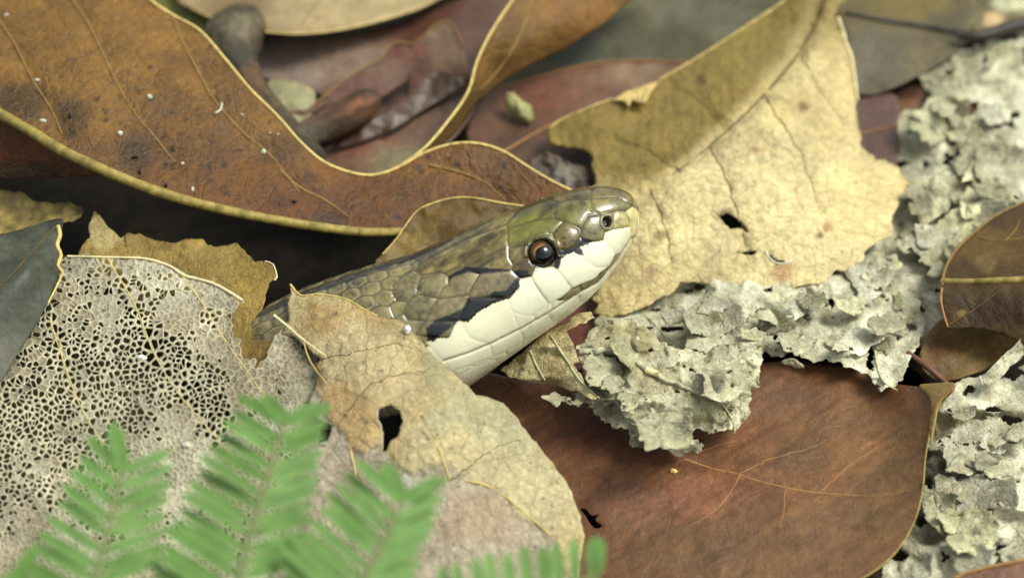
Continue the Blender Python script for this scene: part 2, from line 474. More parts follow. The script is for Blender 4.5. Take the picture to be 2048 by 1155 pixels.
# the far half folded up behind
FB_OUT = [(735, 352), (790, 338), (848, 297), (900, 237), (936, 183), (955, 120), (985, 60), (1030, -8), (1060, -60), (1330, -60), (1262, 0), (1200, 52),
          (1130, 97), (1040, 142), (985, 180), (950, 215), (915, 262), (880, 295), (830, 338), (780, 356)]
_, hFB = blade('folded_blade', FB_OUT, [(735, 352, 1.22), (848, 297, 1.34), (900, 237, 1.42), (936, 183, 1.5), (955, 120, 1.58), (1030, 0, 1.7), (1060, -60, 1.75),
      (1330, -60, 1.28), (1262, 0, 1.22), (1130, 97, 1.12), (1040, 142, 1.1), (985, 180, 1.1), (950, 215, 1.12), (915, 262, 1.1), (830, 338, 1.1), (1120, 20, 1.55), (1020, 110, 1.4)], M_CURL,
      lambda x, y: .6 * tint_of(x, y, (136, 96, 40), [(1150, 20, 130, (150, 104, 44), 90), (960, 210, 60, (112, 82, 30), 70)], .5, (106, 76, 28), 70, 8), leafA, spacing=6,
      relief=lambda x, y: 0.02 * fbm(x, y, 50, 4, 2) + 0.005 * fbm(x, y, 12, 1, 2))
vein('margin', FB_OUT[1:9], hFB, leafA, V_STRAW, 0.016, 0.014, 0.002, 5, 7)
vein('vein', [(1068, -20), (1040, 70), (1000, 135), (960, 180)], hFB, leafA, V_BROWN, 0.016, 0.010, 0.0)

# ---- leaves at the back
M_SMOOTH = leaf_mat('smooth_leaf_skin', vein=10, vein_amt=0.18, vein_col=(60, 44, 30), speck=0.25, speck_scale=22, rough=0.42, bump=0.12, mottle=0.42, spec=0.45)
M_DULL = leaf_mat('dull_leaf_skin', vein=9, vein_amt=0.22, vein_col=(60, 52, 30), speck=0.35, speck_scale=26, rough=0.6, bump=0.22, mottle=0.5)
single('tan_leaf', 'smooth pale tan leaf above the knobbly twig at the back', 'leaf',
       [(350, -80), (352, -5), (385, 18), (440, 42), (520, 62), (600, 68), (690, 58), (790, 33), (870, 2), (980, -80)],
       [(350, -80, .8), (352, 0, .85), (440, 42, .98), (520, 62, 1.08), (690, 58, 1.05), (870, 2, .95), (980, -80, .8), (600, -40, .95)], M_SMOOTH, (166, 142, 102),
       [(700, 20, 200, (180, 156, 112), 50), (470, 10, 80, (140, 114, 74), 40)], noise=.5, noise_col=(134, 106, 70), spacing=9, relief=wavy(.03, 120, 3),
       veins=[('vein', [(700, -60), (640, 0), (600, 50)], V_BROWN, .008, .004), ('margin', [(385, 18), (440, 42), (520, 62), (600, 68), (690, 58), (790, 33), (870, 2)], V_STRAW, .012, .010)])
single('green_tinged_leaf', 'small olive green leaf between the curled leaf and the knobbly twig', 'leaf',
       [(280, -60), (340, -20), (430, 20), (450, 60), (430, 110), (380, 90), (320, 40)],
       [(280, -60, .75), (430, 20, .8), (430, 110, .7), (320, 40, .6)], M_DULL, (122, 116, 52), spacing=10, relief=wavy(.02, 80, 2))
E1 = [(500, 50), (560, 68), (640, 72), (740, 58), (830, 30), (890, 0), (1000, -50), (1060, -50), (1010, 60), (970, 130), (940, 190), (880, 220), (800, 240), (700, 235), (640, 190), (600, 168), (560, 160), (520, 150), (495, 100)]
single('mauve_leaf', 'glossy mauve brown leaf lying under the pale tan leaf', 'leaf', E1,
       [(500, 50, .62), (640, 72, .72), (830, 30, .74), (1000, -50, .7), (1010, 60, .66), (940, 190, .5), (800, 240, .45), (640, 190, .52), (520, 150, .55)], M_SMOOTH, (112, 84, 70),
       [(600, 120, 130, (160, 138, 126), 70), (700, 110, 120, (150, 124, 108), 60), (860, 60, 110, (96, 60, 48), 70), (960, 60, 80, (96, 66, 54), 90)], noise=.5, noise_col=(102, 70, 56), spacing=8, relief=wavy(.04, 90, 11))
E2 = [(570, 222), (622, 214), (680, 166), (720, 140), (762, 116), (790, 86), (830, 86), (868, 52), (890, 42), (910, 58), (926, 95), (938, 140), (940, 165), (880, 156), (835, 150), (800, 172), (760, 196), (700, 205), (655, 214), (610, 230)]
single('crinkled_leaf', 'reddish brown leaf with a crinkled raised edge behind the curled leaf', 'leaf', E2,
       [(570, 222, .86), (680, 166, .98), (790, 86, 1.1), (890, 42, 1.22), (930, 110, 1.02), (940, 165, .86), (835, 150, .82), (700, 205, .78), (610, 230, .82), (800, 120, .92)], M_DULL, (122, 88, 72),
       [(890, 90, 70, (140, 112, 88), 60), (720, 175, 90, (112, 72, 60), 40), (820, 105, 60, (118, 74, 64), 30)], noise=.5, noise_col=(94, 64, 52), spacing=6, relief=wavy(.025, 70, 6), jag=1,
       veins=[('margin', E2[1:11], V_BROWN, .012, .012)])
E3 = [(610, 318), (660, 290), (720, 262), (790, 215), (850, 182), (940, 160), (960, 190), (930, 250), (880, 300), (820, 345), (740, 362), (670, 352)]
single('sheeny_leaf', 'rosy grey smooth leaf cupped inside the fold of the curled leaf', 'leaf', E3,
       [(610, 318, .5), (720, 262, .62), (850, 182, .78), (940, 160, .84), (950, 200, .72), (880, 300, .62), (740, 362, .6), (670, 352, .5), (800, 270, .6)], M_SMOOTH, (134, 104, 86),
       [(720, 290, 100, (146, 92, 76), 30), (880, 200, 90, (104, 84, 68), 36), (800, 320, 90, (138, 122, 92), 40)], noise=.4, noise_col=(112, 80, 66), spacing=7, relief=wavy(.02, 80, 6))
E4 = [(820, 146), (860, 140), (910, 148), (946, 158), (900, 190), (840, 225), (780, 262), (700, 290), (660, 300), (700, 262), (770, 222), (815, 185)]
single('rusty_leaf_strip', 'narrow rusty brown leaf strip along the lower twig', 'leaf', E4,
       [(820, 146, .96), (910, 148, .98), (946, 158, .94), (840, 225, .76), (700, 290, .66), (660, 300, .62), (770, 222, .84)], M_SMOOTH, (110, 66, 46), noise=.6, noise_col=(72, 62, 48), nscale=60, spacing=6, relief=wavy(.03, 40, 8))
single('pale_scrap', 'pale grey green leaf scrap wedged beside the knobbly twig', 'leaf',
       [(535, 165), (580, 162), (615, 172), (630, 190), (620, 240), (590, 260), (555, 230)], [(535, 165, .58), (615, 172, .62), (630, 190, .6), (590, 260, .4), (555, 230, .5)], M_DULL, (172, 166, 128), noise=.4, noise_col=(120, 112, 80), spacing=7, relief=wavy(.03, 30, 2))
single('slate_green_leaf', 'dark grey green leaf in shade behind the curled leaf\'s folded half', 'leaf',
       [(985, 190), (1040, 130), (1120, 85), (1200, 40), (1290, -60), (1640, -60), (1560, 20), (1470, 80), (1400, 130), (1300, 150), (1180, 150), (1080, 175)],
       [(985, 190, .55), (1120, 85, .7), (1290, -60, .75), (1640, -60, .7), (1470, 80, .6), (1300, 150, .5), (1080, 175, .5)], M_DULL, (112, 106, 76), [(1150, 100, 100, (70, 72, 56), 50), (1420, 30, 120, (118, 114, 92), 50)], noise=.7, noise_col=(72, 68, 46), nscale=50, spacing=10, relief=wavy(.03, 90, 4))
N2 = [(935, 300), (940, 230), (990, 178), (1080, 152), (1180, 128), (1280, 121), (1390, 126), (1440, 150), (1400, 230), (1300, 300), (1220, 440), (1000, 450), (950, 380)]
single('chestnut_leaf', 'smooth chestnut brown leaf showing between the curled leaf and the big tan leaf', 'leaf', N2,
       [(935, 300, .55), (990, 178, .66), (1180, 128, .72), (1390, 126, .7), (1440, 150, .66), (1300, 300, .4), (1220, 440, .3), (1000, 450, .35), (1080, 280, .55)], M_SMOOTH, (126, 84, 60),
       [(1060, 180, 110, (136, 84, 60), 50), (1280, 150, 110, (150, 116, 88), 34), (1040, 300, 90, (98, 68, 50), 60), (1130, 340, 70, (110, 90, 76), 50)], noise=.5, noise_col=(100, 68, 48), spacing=8, relief=wavy(.02, 90, 14),
       veins=[('midrib', [(1000, 308), (1060, 272), (1120, 240), (1200, 205)], V_RUST, .016, .008), ('margin', [(990, 178), (1080, 152), (1180, 128), (1280, 121), (1390, 126)], V_RUST, .010, .010)])
single('grey_fluff_scrap', 'small whitish mouldy scrap left of the big tan leaf', 'leaf',
       [(1060, 320), (1100, 305), (1140, 325), (1175, 345), (1180, 390), (1120, 395), (1070, 360)], [(1060, 320, .66), (1140, 325, .7), (1180, 390, .6), (1070, 360, .58)], M_DULL, (92, 76, 66), [(1130, 345, 26, (124, 116, 104))], noise=.7, noise_col=(70, 60, 50), nscale=20, spacing=5, relief=wavy(.06, 18, 2), jag=3)
N3 = [(1640, -60), (1660, 0), (1690, 60), (1700, 140), (1720, 188), (1780, 178), (1850, 142), (1925, 92), (1940, 60), (1945, 10), (1900, -60)]
single('dusky_leaf', 'dusky olive grey leaf with a dark midrib behind the big tan leaf', 'leaf', N3,
       [(1640, -60, .6), (1690, 28, .78), (1720, 188, .5), (1850, 142, .55), (1925, 92, .62), (1810, 50, .68), (1945, 10, .6), (1900, -60, .55)], M_DULL, (112, 100, 72), [(1800, 10, 150, (116, 100, 56), 40), (1740, 120, 90, (104, 96, 78), 60)], noise=.6, noise_col=(82, 74, 54), nscale=50, spacing=8, relief=wavy(.02, 60, 5),
       veins=[('midrib', [(1690, 26), (1760, 40), (1850, 54), (1935, 70)], plain_mat('black_stem', (44, 38, 30), rough=.5, noise=.4, scale=12), .030, .042, .01)])
stem = empty('dark_twig', P(1990., 60., .8)); tag(stem, 'thin blackish twig lying across the top of the grey litter', 'twig')
p = smooth_path([(1915, 70, .74, .05), (1960, 72, .74, .07), (2010, 58, .72, .075), (2060, 44, .7, .075), (2140, 20, .66, .075)], 8)
tube('stem', P(p[:, 0], p[:, 1], p[:, 2]), p[:, 3], plain_mat('black_stem'), stem, 10, rough=.12)
single('speckled_scrap', 'pale speckled leaf scrap under the thin blackish twig', 'leaf', [(1930, -50), (2130, -50), (2130, 60), (2000, 66), (1945, 62), (1936, 20)],
       [(1930, -50, .5), (2130, -50, .5), (2130, 60, .45), (1945, 62, .5)], M_DULL, (150, 136, 96), [(1985, 40, 26, (206, 176, 130), 18), (2030, 8, 50, (190, 186, 150), 16)], noise=.9, noise_col=(60, 54, 36), nscale=24, spacing=8, relief=wavy(.06, 40, 3))
single('plum_leaf', 'plum brown leaf patch right of the big tan leaf', 'leaf', [(1690, 175), (1730, 184), (1792, 192), (1796, 250), (1786, 345), (1690, 350)],
       [(1690, 175, .44), (1792, 192, .46), (1786, 345, .36), (1690, 350, .34)], M_SMOOTH, (118, 88, 78), noise=.5, noise_col=(92, 66, 60), spacing=8, relief=wavy(.01, 50, 5), veins=[('vein', [(1700, 275), (1740, 262), (1794, 250)], V_RUST, .010, .008)])
single('orange_strip', 'orange brown leaf strip under the grey crumbling sheet', 'leaf', [(1740, 205), (1800, 160), (1860, 150), (1960, 195), (1960, 225), (1920, 260), (1780, 262)],
       [(1740, 205, .34), (1860, 150, .38), (1960, 195, .36), (1780, 262, .26)], M_SMOOTH, (134, 88, 54), [(1800, 175, 50, (70, 44, 30), 24)], noise=.5, noise_col=(100, 66, 42), spacing=8, relief=wavy(.02, 40, 6))

# ---- the big tan leaf
M_TAN = leaf_mat('tan_leaf_skin', vein=10.5, vein_amt=0.34, vein_col=(104, 90, 52), speck=0.6, speck_scale=17, rough=0.65, bump=0.5, mottle=0.48, vein_w=0.12)
F_OUT = [(1690, -60), (1640, -60), (1570, 0), (1500, 48), (1400, 112), (1300, 168), (1262, 182), (1250, 196), (1225, 198), (1180, 216), (1120, 240), (1094, 262), (1100, 286), (1140, 292), (1180, 305), (1190, 350), (1186, 385),
         (1180, 450), (1200, 540), (1196, 580), (1180, 596), (1200, 606), (1188, 626), (1210, 634), (1250, 628), (1300, 606), (1345, 585), (1365, 564), (1410, 566), (1450, 568), (1500, 574), (1560, 577), (1610, 572), (1650, 566), (1668, 538), (1700, 542), (1722, 534), (1734, 498), (1760, 478), (1784, 468), (1786, 430), (1796, 400), (1830, 372), (1806, 352), (1790, 328), (1756, 318), (1722, 292), (1714, 240), (1712, 190), (1700, 110), (1684, 60), (1672, 26), (1690, 0)]
F_CTRL = [(1690, -60, 1.5), (1570, 0, 1.3), (1400, 112, 1.06), (1250, 196, .92), (1120, 240, .84), (1100, 286, .8), (1190, 350, .82), (1188, 610, .42), (1250, 628, .46), (1365, 564, .56), (1500, 574, .56), (1650, 566, .6),
          (1734, 498, .62), (1790, 440, .6), (1830, 372, .52), (1756, 318, .6), (1712, 190, .84), (1684, 60, 1.16), (1660, 20, 1.4), (1530, 190, 1.22), (1400, 310, 1.06), (1290, 390, .92), (1460, 150, 1.18), (1350, 240, 1.0), (1500, 400, .88), (1600, 300, .98), (1650, 450, .74), (1400, 480, .74)]
F_VEINS = [[(1530, 190), (1560, 240), (1610, 330), (1640, 420)], [(1420, 290), (1450, 350), (1475, 430), (1500, 520)], [(1300, 380), (1330, 450), (1345, 540)], [(1600, 110), (1640, 180), (1690, 250)],
           [(1450, 260), (1400, 200), (1340, 170)], [(1360, 345), (1290, 300), (1200, 270)]]
def f_relief(x, y):
    d = np.full(x.shape, 1e9)
    for v in F_VEINS: d = np.minimum(d, polydist(v, x, y, False))
    f1, f2, _ = worley(x, y, 26, 13)
    return -0.02 * np.exp(-(d / 9.0) ** 2) + 0.022 * np.clip(f2 - f1, 0, .6) + 0.05 * fbm(x, y, 120, 23, 3) - 0.05 * np.exp(-(polydist([(1640, 0), (1600, 100), (1530, 190), (1400, 310), (1280, 395)], x, y, False) / 14) ** 2)
def f_tint(x, y):
    c = tint_of(x, y, (202, 180, 128), [(1560, 430, 330, (212, 190, 140), 200), (1740, 400, 120, (210, 186, 132), 100)], .35, (180, 152, 98), 70, 4)
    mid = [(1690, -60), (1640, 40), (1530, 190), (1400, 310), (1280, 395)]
    # half beyond the midrib: olive stain plus the fold's shade, painted into the tint
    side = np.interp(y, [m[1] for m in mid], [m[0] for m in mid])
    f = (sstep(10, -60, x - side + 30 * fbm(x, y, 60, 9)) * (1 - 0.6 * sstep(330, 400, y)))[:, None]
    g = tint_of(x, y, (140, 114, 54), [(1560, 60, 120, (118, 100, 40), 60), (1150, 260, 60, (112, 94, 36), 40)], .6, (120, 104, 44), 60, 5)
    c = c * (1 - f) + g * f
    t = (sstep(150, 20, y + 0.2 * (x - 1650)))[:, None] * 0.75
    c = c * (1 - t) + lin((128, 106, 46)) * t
    for bx, by, r, col in [(1400, 160, 14, (90, 70, 40)), (1320, 470, 18, (120, 96, 62)), (1300, 540, 14, (150, 120, 88)), (1522, 320, 16, (152, 148, 112)), (1510, 300, 12, (166, 124, 80)), (1655, 455, 14, (166, 124, 70)), (1640, 470, 9, (90, 60, 30)), (1608, 215, 14, (130, 90, 60)),
                           (1565, 545, 30, (180, 140, 96)), (1300, 548, 20, (170, 140, 100)), (1450, 430, 22, (120, 96, 66))]:
        k = (1 - sstep(.4, 1.0, np.hypot(x - bx, y - by) / r + fbm(x, y, 10, 7) * .3))[:, None]
        c = c * (1 - k * .85) + lin(col) * k * .85
    return (c * .95 + c.mean(1)[:, None] * .05) * np.array((1.0, 1.02, .98))
leafF = empty('big_tan_leaf', (*P(1480., 350., .9)[:2], .4))
tag(leafF, 'big flat tan leaf with torn edge and small holes behind the snake\'s snout', 'leaf')
F_HOLES = [[(1436, 430), (1452, 426), (1472, 436), (1484, 450), (1500, 462), (1492, 464), (1476, 456), (1462, 456), (1446, 446)],
           [(1472, 502), (1494, 502), (1518, 498), (1512, 506), (1498, 510), (1480, 506)],
           [(1538, 508), (1546, 514), (1556, 520), (1574, 520), (1564, 526), (1548, 524), (1540, 518)]]
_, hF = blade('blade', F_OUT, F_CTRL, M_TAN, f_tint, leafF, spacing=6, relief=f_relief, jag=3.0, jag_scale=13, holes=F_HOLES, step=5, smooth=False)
vein('midrib', [(1668, -50), (1642, 30), (1600, 105), (1530, 190), (1470, 250), (1400, 310), (1340, 355), (1275, 398)], hF, leafF, V_DARK, .030, .016, -.014, 6, 8)
for v in F_VEINS: vein('vein', v, hF, leafF, V_DARK, .011, .006, -.002, wob=8)
vein('margin', [(1676, 34), (1688, 70), (1690, 82), (1704, 118), (1714, 190), (1716, 200)], hF, leafF, V_PALE, .022, .014, .012)
vein('margin', [(1100, 256), (1125, 238), (1180, 214), (1225, 197)], hF, leafF, V_STRAW, .008, .010, .0)
vein('margin', [(1318, 160), (1400, 112), (1500, 48), (1570, 0), (1630, -50)], hF, leafF, V_STRAW, .010, .012, .0)
vein('hole_rim', [(1531, 502), (1536, 512), (1546, 522), (1560, 527), (1576, 524), (1590, 516), (1600, 508)], hF, leafF, plain_mat('callus', (206, 200, 176), noise=.3), .014, .008, .004, 4)
fold = blade('edge_flap', [(1224, 200), (1248, 184), (1300, 166), (1318, 162), (1300, 184), (1290, 206), (1262, 200), (1258, 212), (1244, 200)], [(1224, 200, .97), (1300, 166, 1.06), (1318, 162, 1.08), (1290, 206, 1.08), (1258, 212, 1.03)], M_TAN, lambda x, y: tint_of(x, y, (214, 184, 120)), leafF, spacing=5, smooth=False)

# ---- the small leaf behind the neck
single('neck_leaf', 'small olive brown leaf with a pale rim pressed against the back of the snake\'s neck', 'leaf',
       [(750, 530), (765, 508), (792, 478), (815, 445), (832, 424), (855, 410), (905, 396), (950, 396), (1000, 405), (1048, 412), (1110, 440), (1050, 520), (900, 570), (770, 570)],
       [(750, 530, .98), (832, 424, 1.2), (905, 396, 1.28), (1000, 405, 1.24), (1048, 412, 1.2), (1110, 440, 1.1), (900, 570, .75), (770, 570, .8), (920, 450, 1.16)], M_DULL, (126, 98, 44),
       [(950, 440, 110, (104, 80, 36), 50), (800, 500, 70, (142, 116, 54), 40)], noise=.7, noise_col=(84, 62, 28), nscale=24, spacing=6, relief=wavy(.03, 40, 4, .01), jag=1,
       veins=[('margin', [(765, 508), (792, 478), (815, 445), (832, 424), (855, 410), (905, 396), (950, 396), (1000, 405), (1048, 412)], V_STRAW, .007, .011)])

# ---- slate leaf and tan leaf on the left
M_SLATE = leaf_mat('slate_leaf_skin', vein=6, vein_amt=0.12, vein_col=(30, 32, 26), speck=0.2, speck_scale=18, rough=0.5, bump=0.15, mottle=0.6, spec=0.35)
single('slate_leaf', 'dark slate grey leaf with a sharp crease, overlapping the lacy leaf', 'leaf',
       [(-90, 478), (0, 468), (60, 453), (100, 440), (126, 438), (124, 460), (116, 490), (122, 530), (108, 578), (72, 650), (32, 712), (0, 764), (-90, 830)],
       [(-90, 478, 1.5), (60, 453, 1.62), (126, 438, 1.62), (122, 530, 1.5), (72, 650, 1.46), (0, 764, 1.4), (-90, 830, 1.35), (50, 520, 1.72), (0, 570, 1.72), (-60, 640, 1.7), (20, 490, 1.52), (60, 600, 1.54)], M_SLATE, (62, 64, 52),
       [(10, 500, 60, (84, 84, 70), 30), (110, 450, 30, (40, 40, 34), 20), (20, 700, 60, (78, 76, 62), 60)], noise=.6, noise_col=(58, 62, 52), spacing=6, relief=wavy(.01, 60, 3),
       veins=[('vein', [(-60, 610), (0, 570), (45, 525), (85, 480), (112, 452)], V_DARK, .008, .006), ('crusty_rim', [(116, 452), (120, 470), (114, 490), (122, 510), (116, 530), (126, 545)], V_STRAW, .022, .018, .0), ('margin', [(126, 545), (112, 575), (96, 606)], V_STRAW, .012, .008)])
single('mottled_leaf', 'mottled yellowish tan leaf with a wavy edge above the slate leaf', 'leaf',
       [(-90, 376), (0, 380), (50, 386), (72, 400), (105, 406), (140, 404), (164, 416), (160, 430), (130, 446), (60, 462), (0, 480), (-90, 490)],
       [(-90, 376, 1.1), (50, 386, 1.2), (140, 404, 1.28), (164, 416, 1.26), (130, 446, 1.3), (0, 480, 1.3), (-90, 490, 1.25)], M_TAN, (150, 130, 72), noise=1.0, noise_col=(84, 70, 34), nscale=20, spacing=5, relief=wavy(.04, 30, 3), jag=3)
# ---- the olive leaf under the lacy leaf, and the lacy leaf
K1 = [(150, 520), (168, 484), (180, 472), (178, 452), (190, 420), (204, 436), (214, 452), (240, 474), (256, 466), (285, 468), (310, 480), (350, 486), (372, 478), (404, 477), (416, 490), (436, 492), (462, 488), (474, 486), (484, 496), (494, 508), (510, 524), (530, 522), (546, 528), (554, 554),
      (540, 562), (532, 590), (524, 620), (526, 648), (544, 668), (562, 700), (560, 730), (545, 770), (520, 800), (440, 760), (300, 640)]
single('olive_leaf', 'ragged olive tan leaf standing up behind the lacy leaf', 'leaf', K1,
       [(150, 520, 1.22), (190, 420, 1.34), (285, 468, 1.3), (404, 477, 1.34), (474, 486, 1.36), (546, 528, 1.4), (554, 554, 1.36), (524, 620, 1.3), (562, 700, 1.3), (520, 800, 1.16), (300, 640, 1.1), (400, 560, 1.24), (490, 570, 1.3)], M_TAN, (148, 122, 62),
       [(210, 460, 50, (172, 154, 102), 40), (520, 560, 60, (140, 114, 50), 60), (520, 700, 60, (120, 94, 42), 70)], noise=.6, noise_col=(112, 94, 46), nscale=40, seed=6, spacing=5, relief=wavy(.035, 60, 7, .012), jag=1.6, jag_scale=10, smooth=False,
       veins=[('margin', [(530, 522), (546, 528), (554, 554), (549, 560)], V_PALE, .005, .008), ('crack', [(252, 466), (250, 480), (253, 494)], plain_mat('black_stem'), .006, .004)])

# ---- the tan leaf in front of the neck
J_OUT = [(581, 569), (590, 580), (602, 590), (640, 588), (664, 590), (692, 598), (728, 618), (756, 632), (800, 640), (822, 660), (845, 686), (872, 716), (900, 738), (930, 766), (952, 788), (985, 796), (1008, 806), (1026, 826), (1042, 848), (1085, 900), (1115, 940), (1132, 960), (1146, 990), (1160, 1030), (1168, 1070), (1164, 1110), (1150, 1240),
         (520, 1240), (545, 1130), (580, 1000), (606, 900), (655, 880), (664, 852), (634, 838), (616, 818), (620, 790), (640, 750), (628, 732), (640, 716), (612, 694), (588, 672), (566, 664), (576, 640), (574, 606), (582, 590)]
J_HOLE = [(754, 820), (766, 812), (784, 808), (800, 822), (805, 846), (797, 870), (782, 880), (774, 898), (764, 902), (766, 870), (762, 850), (754, 838)]
J_CTRL = [(581, 569, 1.56), (692, 598, 1.62), (800, 640, 1.6), (900, 738, 1.46), (985, 796, 1.24), (1085, 900, .98), (1146, 990, .84), (1168, 1070, .74), (1150, 1240, .5), (520, 1240, .62), (580, 1000, 1.0), (620, 800, 1.38), (570, 660, 1.46), (760, 760, 1.52), (800, 900, 1.28), (900, 1000, 1.08), (760, 1100, .9), (1000, 1100, .84), (900, 860, 1.34)]
J_VEINS = [[(930, 960), (985, 975), (1050, 1025), (1110, 1078)], [(872, 880), (886, 920), (900, 960)], [(700, 895), (710, 940), (716, 970)], [(640, 720), (720, 700), (800, 690), (850, 700)], [(690, 820), (760, 760), (860, 740)], [(900, 960), (980, 900), (1040, 880)]]
def j_zone(x, y):                                                   # grey epidermis-stripped zone below the tan zone
    ln = np.interp(x, [480, 620, 700, 760, 830, 880, 950, 990, 1060, 1110, 1200], [700, 760, 900, 895, 945, 930, 965, 970, 1040, 1080, 1300])
    return sstep(-6, 8, y - ln + 22 * fbm(x, y, 30, 12))
def j_tint(x, y):
    c = tint_of(x, y, (188, 164, 108), [(690, 700, 160, (182, 162, 114), 160), (700, 830, 80, (168, 136, 82), 80), (790, 770, 80, (186, 162, 114), 50), (960, 880, 180, (174, 164, 122), 160), (760, 620, 100, (168, 140, 84), 50), (1050, 1000, 150, (182, 168, 122), 130),
                                         (870, 720, 50, (150, 142, 100), 50, .8), (640, 640, 50, (160, 130, 76), 50), (620, 745, 36, (110, 84, 36), 40, .9), (905, 900, 90, (196, 178, 124), 60)], .4, (160, 138, 84), 50, 4)
    z = j_zone(x, y)[:, None]
    g = tint_of(x, y, (172, 158, 134), [(950, 1040, 110, (164, 140, 112), 60), (840, 1000, 60, (196, 190, 172), 60), (700, 1000, 100, (170, 150, 130), 90)], .6, (138, 122, 98), 26, 6)
    c = c * (1 - z) + g * z
    return c * .86 + c.mean(1)[:, None] * .14
leafJ = empty('holed_leaf', (*P(850., 850., 1.3)[:2], .5))
tag(leafJ, 'tan leaf with a black hole, lying over the snake\'s neck', 'leaf')
_, hJ = blade('blade', J_OUT, J_CTRL, M_TAN, j_tint, leafJ, spacing=6, holes=[J_HOLE],
              relief=lambda x, y: 0.03 * fbm(x, y, 110, 3, 3) + 0.02 * np.clip((lambda f: f[1] - f[0])(worley(x, y, 22, 5)), 0, .6) - 0.022 * j_zone(x, y) + 0.006 * fbm(x, y, 10, 4, 2), jag=1.4, jag_scale=12, smooth=False, step=5)
for v in J_VEINS[:3]: vein('vein', v, hJ, leafJ, V_STRAW, .012, .006, .0)
for v in J_VEINS[3:]: vein('vein', v, hJ, leafJ, V_DARK, .008, .004, -.002, wob=10)
vein('hole_rim', [(756, 816), (754, 836), (761, 850), (765, 880), (764, 900)], hJ, leafJ, V_GREY, .009, .006, -.002, 4)
vein('margin', [(581, 569), (602, 590), (640, 588), (692, 598), (728, 618), (756, 632)], hJ, leafJ, V_STRAW, .012, .008, .0, 4)
vein('loose_fibre', [(548, 630), (575, 652), (605, 678), (652, 712)], lambda x, y: hJ(x, y) + .04, leafJ, V_PALE, .014, .010, .0, 5)
vein('loose_fibre', [(606, 678), (616, 712), (632, 740), (655, 768)], lambda x, y: hJ(x, y) + .03, leafJ, V_STRAW, .008, .005, .0, 5)

K_OUT = [(120, 545), (135, 512), (165, 506), (215, 512), (290, 517), (340, 532), (370, 546), (430, 568), (487, 602), (470, 622), (458, 660), (480, 690), (512, 735), (540, 700), (548, 668), (570, 655), (600, 690), (640, 716), (640, 752), (640, 800), (640, 880), (700, 930), (720, 1240), (-90, 1240), (-90, 800), (0, 755), (40, 690), (100, 590)]
K_CTRL = [(135, 512, 1.34), (290, 517, 1.42), (430, 568, 1.44), (487, 602, 1.46), (460, 660, 1.40), (540, 700, 1.40), (640, 720, 1.36), (640, 880, 1.18), (700, 1000, .92), (720, 1240, .55), (-90, 1240, .55), (-90, 800, 1.1), (100, 600, 1.3), (300, 700, 1.34), (300, 900, 1.12), (100, 850, 1.1), (450, 850, 1.2)]
K_VEINS = [[(135, 512), (215, 514), (290, 517), (340, 532), (368, 550), (430, 568), (487, 602)],            # midrib
           [(365, 552), (410, 615), (450, 680), (500, 750), (540, 810)], [(215, 516), (270, 610), (310, 710), (360, 790), (420, 860), (470, 920)],
           [(100, 640), (130, 730), (160, 810), (200, 880), (230, 960)]]
surfK = TPS(K_CTRL)
def hK(x, y): return surfK(x, y) + 0.025 * fbm(x, y, 70, 21, 3)
